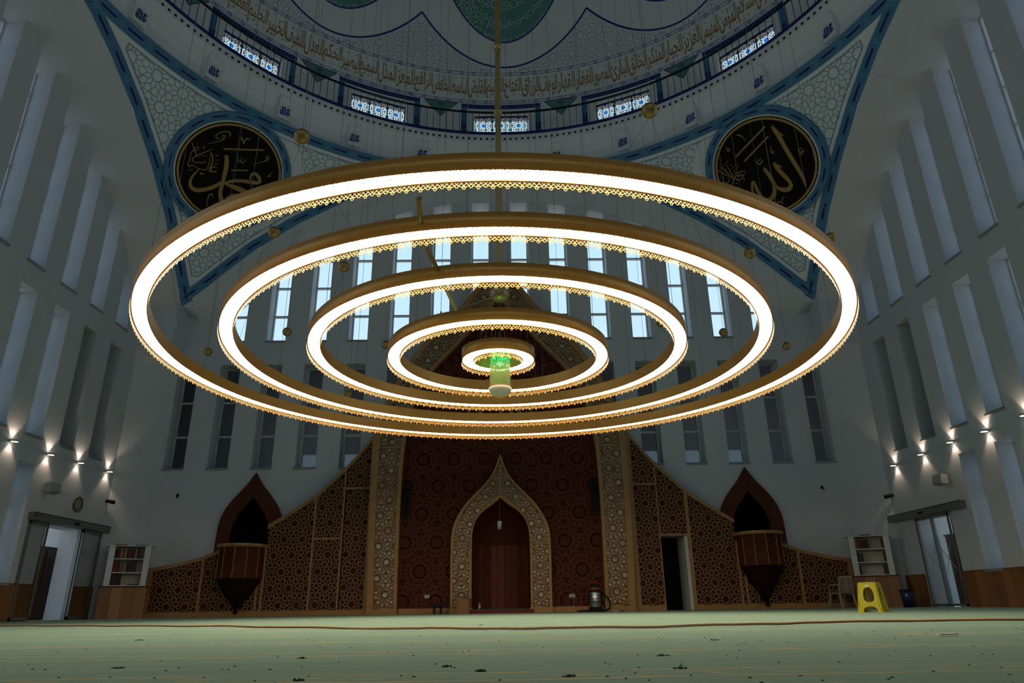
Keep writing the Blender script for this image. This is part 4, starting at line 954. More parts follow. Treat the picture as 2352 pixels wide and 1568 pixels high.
# ------------------------------------------------------------------ things on and in front of the wood wall
def wall_bits():
    for sg, nm in ((-1, 'left'), (1, 'right')):
        x = MX+sg*2.98; t = thing('column_speaker', 'slim black column loudspeaker on the %s edge of the dark panel' % nm, 'speaker', (x, 22.35, 2.85), 'column loudspeakers')
        m = MB(); m.box(x-.08, x+.08, 22.24, 22.36, 2.86, 3.9); m.build('cabinet', 'black_plastic', t)
        m = MB(); m.box(x-.065, x+.065, 22.235, 22.245, 2.95, 3.85); m.build('grille', 'grille', t)
        m = MB(); m.box(x-.03, x+.03, 22.36, 22.42, 3.2, 3.3); m.build('bracket', 'black_metal', t)
    t = thing('wall_plate', 'blank grey wall plate on the dark panel above the book stand', 'wall plate', (-2.3, 22.4, .45)); m = MB(); m.box(-2.375, -2.225, 22.395, 22.425, .45, .545); m.build('plate', 'speaker_grey', t)
    t = thing('power_socket', 'double power socket with one cable plugged in, on the dark panel', 'socket', (2.12, 22.4, .4)); m = MB(); m.box(2.03, 2.21, 22.395, 22.425, .41, .51); m.build('plate', 'speaker_grey', t)
    for x in (2.07, 2.165): m = MB(); m.lathe([(0, -.02), (.032, -.02), (.032, .0)], 14, (0, 0, 0)); o = m.build('outlet', 'cream', t); o.matrix_basis = Matrix.Translation((x, 22.392, .46)) @ Matrix.Rotation(pi/2, 4, 'X')
    t = thing('power_cable', 'thin grey power cable running from the socket down to the floor', 'cable', (2.15, 22.36, 0)); m = MB(); m.tube([(2.165, 22.38, .45), (2.15, 22.33, .3), (2.13, 22.3, .1), (2.12, 22.25, .02)], .008, 5); m.build('cord', 'speaker_grey', t)
    t = thing('red_cable', 'thin red cable leaning against the dark panel by the vacuum cleaner', 'cable', (2.4, 22.36, 0)); m = MB(); m.tube([(2.46, 22.36, .72), (2.44, 22.35, .5), (2.39, 22.34, .22), (2.37, 22.3, .02)], .007, 5); m.build('cord', 'red_plastic', t)
    # vacuum cleaner
    c = (2.74, 21.75, 0); t = thing('vacuum_cleaner', 'steel drum vacuum cleaner with black and red head standing by the portal', 'vacuum', c)
    m = MB(); m.lathe([(.0, .04), (.19, .04), (.20, .07), (.20, .12), (.165, .14)], 28, c); m.build('base', 'black_plastic', t, True)
    m = MB(); m.lathe([(.16, .12), (.16, .30), (.165, .31), (.16, .32), (.16, .36), (.165, .37), (.16, .38), (.16, .55)], 32, c); m.build('drum', 'steel', t, True)
    m = MB(); m.lathe([(.17, .54), (.19, .56), (.19, .60), (.18, .61)], 28, c); m.build('collar', 'black_plastic', t, True)
    m = MB(); m.lathe([(.18, .605), (.185, .62), (.18, .66), (.17, .67)], 28, c); m.build('red_band', 'red_plastic', t, True)
    m = MB(); m.lathe([(.175, .665), (.165, .72), (.14, .765), (.0, .775)], 28, c); m.build('head', 'black_plastic', t, True)
    m = MB(); m.tube([(c[0]-.12, c[1], .76), (c[0]-.09, c[1], .82), (c[0]+.09, c[1], .82), (c[0]+.12, c[1], .76)], .018, 6); m.build('handle', 'red_plastic', t)
    for k in range(4): a = pi/4+k*pi/2; m = MB(); m.lathe([(.0, 0), (.028, .01), (.03, .03), (.0, .055)], 10, (c[0]+.17*cos(a), c[1]+.17*sin(a), 0)); m.build('castor', 'black_plastic', t)
    m = MB(); m.tube([(c[0]+.17, c[1]-.05, .42), (c[0]+.26, c[1]-.08, .45), (c[0]+.36, c[1]-.1, .38), (c[0]+.42, c[1]-.12, .22), (c[0]+.38, c[1]-.14, .08), (c[0]+.25, c[1]-.2, .03), (c[0]-.1, c[1]-.3, .03), (c[0]-.45, c[1]-.3, .03)], .026, 8); m.build('hose', 'black_plastic', t, True)
    m = MB(); m.box(c[0]-.58, c[0]-.36, c[1]-.36, c[1]-.24, .005, .05); m.build('floor_tool', 'black_plastic', t)
    t = thing('white_cable', 'loose white cable looping beside the vacuum cleaner hose', 'cable', (3.05, 21.7, 0)); m = MB(); m.tube([(3.0, 22.18, .46), (3.04, 21.9, .3), (3.07, 21.75, .12), (3.02, 21.6, .02), (2.8, 21.5, .015)], .008, 5); m.build('cord', 'cream', t)
    t = thing('power_strip', 'small silver and orange power strip lying on the carpet by the portal', 'power strip', (3.35, 21.75, 0)); m = MB(); m.box(3.25, 3.42, 21.72, 21.78, 0, .045); m.build('case', 'steel', t)
    m = MB(); m.box(3.24, 3.28, 21.71, 21.79, 0, .03); m.build('plug', 'cord_brown', t)
    m = MB(); m.tube([(3.42, 21.75, .02), (3.5, 21.72, .015), (3.6, 21.7, .012)], .01, 5); m.build('cord', 'black_plastic', t)
    # folding book stand
    t = thing('book_stand', 'low dark folding book stand in front of the dark panel', 'book stand', (-1.9, 21.75, 0))
    for x0, x1, za, zb in ((-2.2, -1.93, .36, .25), (-1.6, -1.87, .38, .25)):
        m = MB(); m.add([(x0, 21.6, za), (x1, 21.6, zb), (x1, 21.9, zb), (x0, 21.9, za), (x0, 21.6, za-.05), (x1, 21.6, zb-.07), (x1, 21.9, zb-.07), (x0, 21.9, za-.05)], [(0, 1, 2, 3), (7, 6, 5, 4), (0, 4, 5, 1), (1, 5, 6, 2), (2, 6, 7, 3), (3, 7, 4, 0)]); m.build('leaf', 'black_plastic', t)
    m = MB(); m.box(-2.02, -1.78, 21.62, 21.88, .17, .27); m.build('hinge_block', 'black_plastic', t)
    for x in (-2.03, -1.83): m = MB(); m.box(x, x+.045, 21.62, 21.88, 0, .2); m.build('leg', 'black_plastic', t)
    # small sloped lectern board
    t = thing('low_lectern', 'low wooden lectern with sloping dark top beside the mihrab foot', 'lectern', (-1.13, 21.7, 0)); m = MB()
    m.prism([(-1.34, 0), (-.98, 0), (-.98, .40), (-1.34, .50)], lambda x, z, h: (x, 21.75-h, z), -.02, .02); m.build('side_panel', 'wainscot0', t)
    m = MB(); m.prism([(-1.38, .52), (-1.38, .50), (-.96, .385), (-.90, .40), (-.90, .42), (-.96, .41)], lambda x, z, h: (x, 21.75-h, z), -.3, .04); m.build('top', 'brown_door', t)
    m = MB(); m.box(-.99, -.95, 21.72, 21.78, 0, .4); m.build('post', 'brown_door', t)
    m = MB(); m.prism([(-1.34, 0), (-.98, 0), (-.98, .40), (-1.34, .50)], lambda x, z, h: (x, 22.0-h, z), -.02, .02); m.build('side_panel', 'wainscot0', t)
    t = thing('glass_bottle', 'small clear bottle standing on the mihrab step', 'bottle', (-.69, 22.05, .11)); m = MB(); m.lathe([(0, .11), (.032, .112), (.034, .2), (.015, .25), (.014, .285)], 12, (-.69, 22.05, 0)); m.build('body', 'lamp_glass', t, True)
    m = MB(); m.lathe([(.016, .283), (.016, .30), (0, .302)], 10, (-.69, 22.05, 0)); m.build('cap', 'steel', t)
    for sg, nm in ((-1, 'left'), (1, 'right')):
        x = sg*10.57; t = thing('wall_hook', 'small dark hook bracket on the white end wall, %s side' % nm, 'hook', (x, 22.9, 3.66)); m = MB(); m.box(x-.035, x+.035, 22.93, 22.99, 3.66, 3.76); m.build('plate', 'black_plastic', t); m = MB(); m.tube([(x, 22.95, 3.72), (x+.02, 22.88, 3.68), (x+.02, 22.87, 3.60)], .014, 6); m.build('arm', 'black_plastic', t)
wall_bits()

# ------------------------------------------------------------------ side walls: wainscot, doors, sconces, speakers, bookcases
def wainscot():
    for sg, nm in ((-1, 'left'), (1, 'right')):
        t = thing('baseboard_'+nm, 'vertical board wainscot along the foot of the %s wall' % nm, 'wainscot', (sg*12.28, 18, 0), kind='structure')
        y = 9.0; k = 0
        while y < 22.2:
            w = .30+.08*((k*7) % 5)/4; y1 = min(y+w, 22.2)
            for a, b in [(y, y1)]:
                da, db = CY+DOOR[0]-.06, CY+DOOR[1]+.06
                if a < da < b: b = da
                if a < db < b: a = db
                if da <= a and b <= db: continue
                x0, x1 = (-12.32, -12.285) if sg < 0 else (12.285, 12.32)
                m = MB(); m.box(x0, x1, a+.004, b-.004, 0, .88); m.build('plank', 'wainscot%d' % ((k*5+k//3) % 4), t)
            y = y1; k += 1
        m = MB(); x0, x1 = (-12.33, -12.27) if sg < 0 else (12.27, 12.33)
        for a, b in ((9.0, CY+DOOR[0]-.06), (CY+DOOR[1]+.06, 22.15)): m.box(x0, x1, a, b, .875, .90)
        m.build('cap_rail', 'wainscot2', t)
wainscot()

def doors():
    for sg, nm, n in ((-1, 'left', 1), (1, 'right', 2)):
        y0, y1 = CY+DOOR[0], CY+DOOR[1]; X = lambda d: sg*(12.32-d)
        bx = lambda m, d0, d1, a, b, z0, z1: m.box(min(X(d0), X(d1)), max(X(d0), X(d1)), a, b, z0, z1)
        t = thing('door_%d' % n, 'automatic sliding glass door standing open in the left wall' if sg < 0 else 'closed sliding glass door with taped crosses in the right wall', 'door', (sg*12.3, (y0+y1)/2, 0), kind='structure')
        m = MB(); bx(m, .0, .16, 18.55, 22.3, 2.47, 2.66); m.build('header', 'alu_grey', t)
        m = MB(); bx(m, .155, .165, 18.55, 22.3, 2.645, 2.665); m.build('header_edge', 'black_metal', t)
        m = MB(); bx(m, .16, .19, 20.35, 20.55, 2.53, 2.58); m.build('sensor', 'black_plastic', t)
        for a in (18.57, 22.2): m = MB(); bx(m, .16, .168, a, a+.08, 2.55, 2.61); m.build('end_sticker', 'red_plastic' if (a < 20) == (sg < 0) else 'alu_grey', t)
        m = MB(); bx(m, -.1, .0, y0-.02, y0+.02, 0, 2.47); bx(m, -.1, .0, y1-.02, y1+.02, 0, 2.47); m.build('jamb', 'alu_grey', t)
        leaves = [(18.6, y0+.03, .04), (y1-.03, 22.0, .04)] if sg < 0 else [(y0+.02, y0+.86, .02), (y0+.84, y1-.02, -.04)]
        for a, b, d in leaves:
            L = MB(); fw = .05
            for p, q, z0, z1 in ((a, a+fw, 0.02, 2.45), (b-fw, b, 0.02, 2.45), (a, b, .02, .09), (a, b, 2.38, 2.45)): bx(L, d, d+.04, p, q, z0, z1)
            l = L.build('leaf', 'alu_grey', t); g = MB(); bx(g, d+.015, d+.025, a+fw, b-fw, .09, 2.38); g.build('pane', 'glass_door', l)
            if sg > 0:
                x = MB(); f = lambda y, z, h: (X(d+.03+h), y, z); x.bars([((a+.1, .95), (b-.1, 1.65)), ((a+.12, 1.7), (b-.25, .85))], .022, f, 0, .002, sides=False); x.build('tape_cross', 'speaker_grey', l)
        # lobby outside the door
        m = MB(); o0, o1 = (12.92, 16.2); xs = lambda a, b: (min(sg*a, sg*b), max(sg*a, sg*b))
        for (a, b), ya, yb, z0, z1 in (((o0, o1), 22.3, 22.4, 0, 3.2), ((o1, o1+.1), 18.0, 22.4, 0, 3.2), ((o0, o1), 17.2, 22.4, -.06, -.01), ((o0, 14.2), 17.2, 22.4, 3.2, 3.3)):
            p, q = xs(a, b); m.box(p, q, ya, yb, z0, z1)
        struct('wall_entrance_'+nm, m, 'white_paint', 'pale lobby wall seen through the %s sliding door' % nm, 'lobby')
        c = thing('shoe_cabinet', 'dark brown cabinet standing beyond the %s door' % ('open left' if sg < 0 else 'closed right'), 'cabinet', (sg*13.4, 21.3, 0), 'cabinets beyond the doors'); p, q = xs(13.2, 13.75)
        ya, yb = (20.4, 21.6) if sg < 0 else (19.9, 21.2)
        m = MB(); m.box(p, q, ya, yb, 0, 1.95); m.build('body', 'brown_door', c); m = MB(); m.box(p-.03, q+.03, ya-.03, yb+.03, 1.95, 1.99); m.build('top', 'brown_door', c)
        for k in range(2): m = MB(); d = sg*13.19; m.box(d-.012, d+.012, ya+.05+k*(yb-ya)/2, ya-.05+(k+1)*(yb-ya)/2, .08, 1.9); m.build('door', 'brown_door', c)
doors()

def sconces():
    L = [(-1, 17.25, 4.25), (-1, 18.75, 4.22), (-1, 20.15, 4.27), (-1, 21.72, 4.30)]; Rr = [(1, 21.42, 4.14), (1, 19.88, 4.17), (1, 18.45, 4.21), (1, 17.02, 4.17), (1, 15.57, 4.20)]
    for side, lst in (('left', list(reversed(L))), ('right', Rr)):
        for i, (sg, y, z) in enumerate(lst):
            x = sg*12.32; xi = x-sg*.10
            t = thing('wall_sconce', 'lit up-and-down sconce on the %s wall, %s from the far corner' % (side, ORD[i]), 'sconce', (x, y, z), 'wall sconces')
            m = MB(); m.box(min(x, x-sg*.03), max(x, x-sg*.03), y-.05, y+.05, z-.035, z+.035); m.build('back_plate', 'frame_white', t)
            m = MB(); m.lathe([(.085, -.03), (.10, -.025), (.10, .025), (.085, .03)], 20, (xi, y, z)); m.build('housing', 'frame_white', t, True)
            for zz, s in ((.022, 1), (-.022, -1)):
                m = MB(); m.lathe([(.0, zz), (.085, zz)], 20, (xi, y, z)); m.build('glowing_lens', 'sconce_glow', t)
                ld = bpy.data.lights.new('sconce_light', 'SPOT'); ld.energy = SCONCE_W; ld.spot_size = radians(90); ld.spot_blend = .6; ld.color = (1, .74, .52); ld.shadow_soft_size = .02
                lo = bpy.data.objects.new('sconce_light', ld); COL.objects.link(lo); lo.parent = t; lo.location = (-sg*.07, 0, s*.034); lo.rotation_euler = (pi if s > 0 else 0, 0, 0)
SCONCE_W = 15.0
sconces()

def side_bits():
    # wedge loudspeakers
    for sg, nm, y, z in ((-1, 'left', 18.95, 3.32), (1, 'right', 19.05, 3.27)):
        x = sg*12.32; t = thing('wall_loudspeaker', 'grey wedge loudspeaker on the %s wall above the sliding door' % nm, 'speaker', (x, y, z), 'wedge loudspeakers')
        fn = lambda a, b, c: (x-sg*a, y+b, z+c)
        m = MB(); m.prism([(.14, -.14), (.34, -.10), (.30, .15), (.12, .12)], lambda a, c, h: fn(a, h, c), -.2, .2); m.build('cabinet', 'speaker_grey', t)
        m = MB(); m.prism([(.345, -.08), (.355, -.08), (.315, .12), (.305, .12)], lambda a, c, h: fn(a, h, c), -.17, .17); m.build('front_grille', 'speaker_grey', t)
        m = MB(); m.tube([fn(0, .0, -.02), fn(.07, .0, -.06), fn(.15, 0, -.04)], .035, 6); m.build('bracket', 'speaker_grey', t)
        m = MB(); m.lathe([(0, -.005), (.02, -.005), (.02, .005), (0, .005)], 10, (0, 0, 0)); o = m.build('badge', 'black_plastic', t); o.matrix_basis = Matrix.Translation(fn(.34, .1, -.05)) @ Matrix.Rotation(pi/2, 4, 'Y')
        # cctv camera
        yc, zc = (22.0, 3.42) if sg < 0 else (21.95, 3.28); t = thing('security_camera', 'small black security camera on the %s wall near the corner' % nm, 'camera', (x, yc, zc), 'security cameras')
        m = MB(); m.tube([(x, yc, zc), (x-sg*.1, yc, zc-.01)], .05, 10); m.build('mount', 'black_plastic', t)
        m = MB(); m.tube([(x-sg*.1, yc+.03, zc-.01), (x-sg*.26, yc-.02, zc-.05)], .06, 12); m.build('body', 'black_plastic', t)
        m = MB(); m.tube([(x-sg*.03, yc, zc), (x-sg*.14, yc, zc)], .02, 8); m.build('arm', 'frame_white', t)
    # round wall clock above the left door
    y, z = 20.55, 3.12; t = thing('wall_clock', 'round wall clock with brown rim above the left sliding door', 'clock', (-12.32, y, z)); 
    f = lambda a, b, h: (-12.32+h, y+a, z+b); C = lambda r: [(r*cos(2*pi*i/32), r*sin(2*pi*i/32)) for i in range(32)]
    m = MB(); m.strip(C(.22), C(.165), f, 0, .05, closed=True); m.build('rim', 'clock_rim', t)
    m = MB(); m.prism(C(.17), f, 0, .025); m.build('face', 'clock_face', t)
    m = MB(); m.bars([((0, 0), (.03, .09)), ((0, 0), (-.02, -.12))], .012, f, .025, .032); m.build('hands', 'black_metal', t)
    m = MB()
    for k in range(12): a = 2*pi*k/12; m.bars([((.13*cos(a), .13*sin(a)), (.15*cos(a), .15*sin(a)))], .01, f, .025, .03)
    m.build('hour_marks', 'black_metal', t)
    # corner bookcases on wooden bases
    rnd = random.Random(4)
    for sg, nm in ((-1, 'left'), (1, 'right')):
        rz = sg*.42; P = Matrix.Translation((sg*11.28, 21.98, 0)) @ Matrix.Rotation(-rz, 4, 'Z')
        w, d, z0, z1 = .40, .30, .90, 2.06
        def bx(x0, x1, y0, y1, a, b):
            m = MB(); m.box(x0, x1, y0, y1, a, b); m.v = [tuple(P @ Vector(v)) for v in m.v]; return m
        t = thing('corner_base', 'wood panelled base under the %s corner bookcase' % nm, 'cabinet', tuple(P @ Vector((0, 0, 0))), 'corner bases')
        for k in range(4): bx(-.62+.31*k+.004, -.62+.31*(k+1)-.004, -.18, .45, 0, .88).build('plank', 'wainscot%d' % [2, 3, 0, 1][k], t)
        bx(-.66, .66, -.21, .5, .875, .90).build('ledge', 'wood_panel', t)
        t = thing('bookcase', 'white open bookcase with books in the far %s corner' % nm, 'bookcase', tuple(P @ Vector((0, 0, .9))), 'corner bookcases')
        for x in (-w, w): bx(x-(.16 if x < 0 else 0), x+(0 if x < 0 else .16), -.12, .3, z0, z1).build('side', 'white_paint', t)
        bx(-w, w, .24, .3, z0, z1).build('back', 'cream', t)
        sh = [.90, 1.27, 1.66, 2.04]
        for k, z in enumerate(sh): bx(-w-(.28 if k == 3 else 0), w+(.28 if k == 3 else 0), -.12-(.02 if k == 3 else 0), .3, z, z+.025).build('shelf' if 0 < k < 3 else ('top' if k else 'bottom'), 'white_paint', t)
        rows = {-1: {3: [1, 1, 0, 2, 4, 2, 1, 0, 3, 1, 6, 1, 4], 2: [0, 0, 1, -1, 2, 1, 3, 1, 0, 1], 1: [1, 0, 3, 3, 1]}, 1: {3: [2, 0, 0, 1, 0, 3, 1], 2: [3, 5, 1], 1: [3]}}[sg]
        sname = {3: 'top shelf', 2: 'middle shelf', 1: 'bottom shelf'}; cname = ['dark red', 'black-brown', 'tan', 'dark green', 'brown', 'dark blue', 'cream']
        for k, cols in rows.items():
            x = -w+.012; zz = sh[k-1]+.025; cnt = 0
            for c in cols:
                if c < 0: x += .14; continue
                th = rnd.uniform(.042, .062); h = rnd.uniform(.25, .315); cnt += 1
                if x+th > w-.01: break
                b = bx(x, x+th-.004, -.07+rnd.uniform(0, .03), .2, zz, zz+h).build('book', 'book%d' % c)
                tag(b, '%s book, %s from the left on the %s of the %s bookcase' % (cname[c], ORD[min(cnt-1, 15)], sname[k], nm), 'book', 'books in the %s corner bookcase' % nm); x += th
        if sg > 0:
            for k, c in ((3, 0), (2, 4), (1, 5), (1, 0)):
                zz = sh[k-1]+.025; off = .0 if c != 5 else .055
                b = bx(w-.055-off, w-.008-off, -.07, .2, zz, zz+.28).build('book', 'book%d' % c); tag(b, '%s book standing against the right side on the %s of the right bookcase' % (cname[c], sname[k]), 'book', 'books in the right corner bookcase')
            b = bx(-.22, .08, -.1, .14, 2.065, 2.10).build('book', 'book1'); tag(b, 'black book lying flat on top of the right bookcase', 'book')
        else:
            b = bx(-.42, -.10, -.1, .14, 2.065, 2.095).build('book', 'book0'); tag(b, 'red book lying flat on top of the left bookcase', 'book')
            b = bx(.12, .46, -.1, .14, 2.065, 2.09).build('book', 'book5'); tag(b, 'blue book lying flat on top of the left bookcase', 'book')
            b = bx(.05, .36, -.08, .15, .925, .955).build('book', 'book3'); tag(b, 'dark book lying flat on the bottom shelf of the left bookcase', 'book')
side_bits()

# ------------------------------------------------------------------ loose things on the carpet
def stool():
    c = (6.74, 13.35); H = .50; t = thing('plastic_stool', 'yellow plastic stool with slotted sides standing on the carpet', 'stool', (*c, 0)); rot = Matrix.Translation((*c, 0)) @ Matrix.Rotation(radians(50), 4, 'Z')
    tp, bt = .145, .205
    def face(k):
        m = MB(); R = rot @ Matrix.Rotation(k*pi/2, 4, 'Z')
        def fn(x, z, h): s = bt+(tp-bt)*z/H; return tuple(R @ Vector((x*s, -s-h, z)))
        O = lambda n=6: None
        # side wall with an oblong slot and an arched cut at the foot, built from strips between outlines
        def rr(x0, x1, z0, z1, r, n=5):
            P = []
            for cx, cz, a0 in ((x1-r, z1-r*.25, 0), (x0+r, z1-r*.25, 90), (x0+r, z0+r*.25, 180), (x1-r, z0+r*.25, 270)):
                P += [(cx+r*cos(radians(a0+90*i/n)), cz+r*.25*sin(radians(a0+90*i/n))) for i in range(n+1)]
            return P
        slot = rr(-.52, .52, .17, .42, .4); n = len(slot); outer = []
        for x, z in slot:
            ang = atan2((z-.295)*4, x); ca, sa = cos(ang), sin(ang); k2 = min(1/max(abs(ca), 1e-6), 1/max(abs(sa), 1e-6)); ex, ez = ca*k2, sa*k2
            outer.append((max(-1, min(1, ex)), .295+ez*(.205 if ez > 0 else .155)))
        m.strip(outer, slot, fn, -.008, .0, closed=True)
        for sx in (-1, 1):
            A = [(sx*1.0, .14), (sx*1.0, .0)]; m.prism([(sx*1., .14), (sx*1., 0), (sx*.62, 0), (sx*.58, .05), (sx*.42, .085), (sx*.2, .10), (0, .105), (0, .14)], fn, -.008, 0.)
        m.build('side', 'yellow_plastic', t)
        g = MB(); g.tube([fn(.93, .0, .004), fn(.93, H, .004)], .012, 6); g.tube([fn(.80, .0, .002), fn(.80, H*.98, .002)], .006, 5); g.build('corner_rib', 'yellow_plastic', t)
        for sx in (-1, 1): f = MB(); f.fbox(fn, sx*.78-.24, sx*.78+.24, 0, .018, -.01, .012); f.build('foot', 'yellow_plastic', t)
    for k in range(4): face(k)
    m = MB(); C = []
    for cx, cy, a0 in ((.11, .11, 0), (-.11, .11, 90), (-.11, -.11, 180), (.11, -.11, 270)): C += [(cx+.04*cos(radians(a0+90*i/5)), cy+.04*sin(radians(a0+90*i/5))) for i in range(6)]
    m.prism(C, lambda x, y, h: tuple(rot @ Vector((x, y, h))), H-.012, H+.012); m.build('seat', 'yellow_plastic', t)
    m = MB(); m.box(-.03, .03, -bt*.0-.166, -.164, .435, .465); m.v = [tuple(rot @ Matrix.Rotation(-pi/2, 4, 'Z') @ Vector(v)) for v in m.v]; m.build('sticker', 'white_paint', t)
stool()

def chair():
    c = (10.06, 21.45); P = Matrix.Translation((*c, 0)) @ Matrix.Rotation(radians(14), 4, 'Z'); t = thing('plastic_chair', 'beige plastic chair with slotted back turned to the lattice screen', 'chair', (*c, 0))
    def mk(nm, f): m = MB(); f(m); m.v = [tuple(P @ Vector(v)) for v in m.v]; return m.build(nm, 'beige_plastic', t)
    mk('seat', lambda m: m.box(-.23, .23, -.02, .43, .40, .43))
    for x in (-1, 1):
        mk('leg', lambda m: m.tube([(x*.25, -.06, 0), (x*.22, .0, .42)], [.03, .035], 6)); mk('leg', lambda m: m.tube([(x*.25, .48, 0), (x*.22, .40, .42)], [.03, .035], 6))
        mk('back_post', lambda m: m.tube([(x*.22, .0, .40), (x*.225, -.05, .62), (x*.20, -.08, .86)], .034, 6))
        mk('armrest', lambda m: m.tube([(x*.23, -.04, .64), (x*.26, .2, .65), (x*.25, .38, .62), (x*.23, .42, .42)], .024, 6))
    mk('back_centre', lambda m: m.box(-.06, .06, -.075, -.045, .42, .86))
    for k in range(7): mk('back_slat', lambda m: m.box(-.21, .21, -.075-.005*k, -.05-.005*k, .46+.058*k, .50+.058*k))
    mk('back_top', lambda m: m.box(-.21, .21, -.10, -.06, .835, .885))
    c = (11.6, 21.0); t = thing('waste_bin', 'dark blue waste bin against the right wall wainscot', 'bin', (*c, 0)); m = MB(); m.lathe([(.0, .01), (.13, .01), (.14, .0), (.185, .46), (.165, .46), (.13, .03), (0, .03)], 24, (*c, 0)); m.build('body', 'blue_bin', t, True)
    m = MB(); m.lathe([(.185, .44), (.20, .445), (.20, .475), (.18, .475)], 24, (*c, 0)); m.build('rim', 'black_plastic', t, True)
    m = MB(); m.box(c[0]-.14, c[0]-.08, c[1]-.17, c[1]-.165, .30, .36); m.build('sticker', 'speaker_grey', t)
chair()

def carpet_bits():
    P = [(-8.2, 12.3), (-6.06, 10.95), (-4.5, 10.05), (-3.75, 9.45), (-3.6, 9.55), (-2.84, 8.7), (-2.1, 8.1), (-1.38, 7.4), (-.73, 6.95), (-.55, 7.08), (-.16, 6.7), (0, 6.8), (.25, 6.5), (.77, 6.58), (1.35, 6.45), (1.63, 6.65), (2.46, 6.8), (2.84, 7.02), (3.57, 7.1), (4.25, 7.2), (4.9, 6.85), (6.2, 6.9)]
    rnd = random.Random(9); Q = [(x, y, .013+abs(sin(x*2.3))*.006+rnd.uniform(0, .003)) for x, y in smooth_line(P, 2)]
    t = thing('floor_cable', 'long tan cable snaking across the whole carpet', 'cable', (0, 6.8, 0)); m = MB(); m.tube(Q, .009, 6); m.build('cord', 'cord_brown', t, True)
    m = MB(); m.tube([(x, y-.008, max(.004, z-.010)) for x, y, z in Q], .005, 4); m.build('second_strand', 'brown_door', t)
    p = thing('paper_strip', 'small white paper strip lying on the carpet at the right', 'paper', (2.64, 4.32, 0)); m = MB(); m.box(2.58, 2.69, 4.30, 4.34, .008, .016); m.build('strip', 'paper', p)
    D = [(-1.38, 2.88, .022, 'left of the picture near the front'), (-2.62, 5.57, .03, 'far left before the cable'), (-.8, 3.28, .02, 'left of centre'), (-.13, 2.71, .018, 'at the middle of the near rows'), (0., 2.5, .017, 'just below the middle tuft'), (.27, 2.28, .02, 'at the bottom edge right of centre'), (.72, 3.09, .028, 'right of centre, bushy'), (.65, 2.49, .024, 'below the bushy tuft right of centre'), (1.27, 4.28, .022, 'right, beyond the bushy tuft'), (-.2, 8.48, .03, 'beyond the cable near the middle'), (-.54, 2.29, .02, 'at the bottom edge left of centre')]
    for x, y, s, lab in D:
        m = MB()
        for k in range(22):
            a = rnd.uniform(0, 2*pi); r = s*rnd.uniform(.1, .8); px, py = x+r*cos(a)*1.3, y+r*sin(a); q = rnd.uniform(.003, .007); hz = rnd.uniform(.002, .007)
            m.add([(px-q, py, -.002), (px+q, py-q, -.002), (px+q*.4, py+q, -.002), (px+rnd.uniform(-q, q), py, .002+hz)], [(0, 1, 3), (1, 2, 3), (2, 0, 3), (0, 2, 1)])
        tag(m.build('fluff_tuft', 'debris'), 'dark green fluff tuft on the carpet, '+lab, 'fluff', 'fluff tufts on the carpet')
    m = MB()
    for k in range(300):
        y = 1.9+10*rnd.random()**2; x = rnd.uniform(-.85, .85)*y; q = rnd.uniform(.003, .007)
        m.add([(x-q*1.5, y, .0), (x+q, y-q*.6, .0), (x+q*.6, y+q, .0), (x, y, .0045)], [(0, 1, 3), (1, 2, 3), (2, 0, 3)])
    tag(m.build('carpet_crumbs', 'debris'), 'tiny dark green crumbs of fluff scattered over the carpet', 'crumbs', kind='stuff')
carpet_bits()
# ------------------------------------------------------------------ the ring chandelier
RINGS = [(5.545, 4.08, 'largest outermost ring of the lit chandelier'), (4.42, 4.115, 'second largest ring of the lit chandelier'), (3.135, 4.15, 'middle of the five lit chandelier rings'), (1.855, 4.08, 'second smallest ring of the lit chandelier'), (.618, 4.09, 'smallest lit ring, around the green lantern')]
RW, RH, LH = .205, .19, .088
def lace(R, z0, n, bw):
    """pierced fringe hanging from a ring edge: stars, crossings and drop loops"""
    m = MB(); w = 2*pi*R/n; h = LH
    U = [((.2, 0), (.5, -.52)), ((.8, 0), (.5, -.52)), ((.2, 0), (0, -.34)), ((.8, 0), (1, -.34)), ((0, -.34), (.13, -.52)), ((.13, -.52), (.09, -.74)), ((.09, -.74), (0, -.80)), ((1, -.34), (.87, -.52)), ((.87, -.52), (.91, -.74)), ((.91, -.74), (1, -.80)),
         ((.5, -.52), (.37, -.70)), ((.37, -.70), (.42, -.93)), ((.42, -.93), (.5, -1.)), ((.5, -.52), (.63, -.70)), ((.63, -.70), (.58, -.93)), ((.58, -.93), (.5, -1.)), ((.13, -.52), (.37, -.70)), ((.87, -.52), (.63, -.70)), ((.5, 0), (.3, -.24)), ((.5, 0), (.7, -.24)), ((.3, -.24), (.13, -.52)), ((.7, -.24), (.87, -.52)), ((.37, -.70), (.63, -.70))]
    S = [((x0*w, y0*h), (x1*w, y1*h)) for (x0, y0), (x1, y1) in U]
    one = MB(); one.bars(S, bw, lambda x, y, hh: (x, hh, y), 0, 0, sides=False)
    for k in range(n):
        a0 = 2*pi*k/n; m.add([(CX+R*sin(a0+x/R), CY+R*cos(a0+x/R), z0+y) for x, _, y in one.v], one.f)
    return m
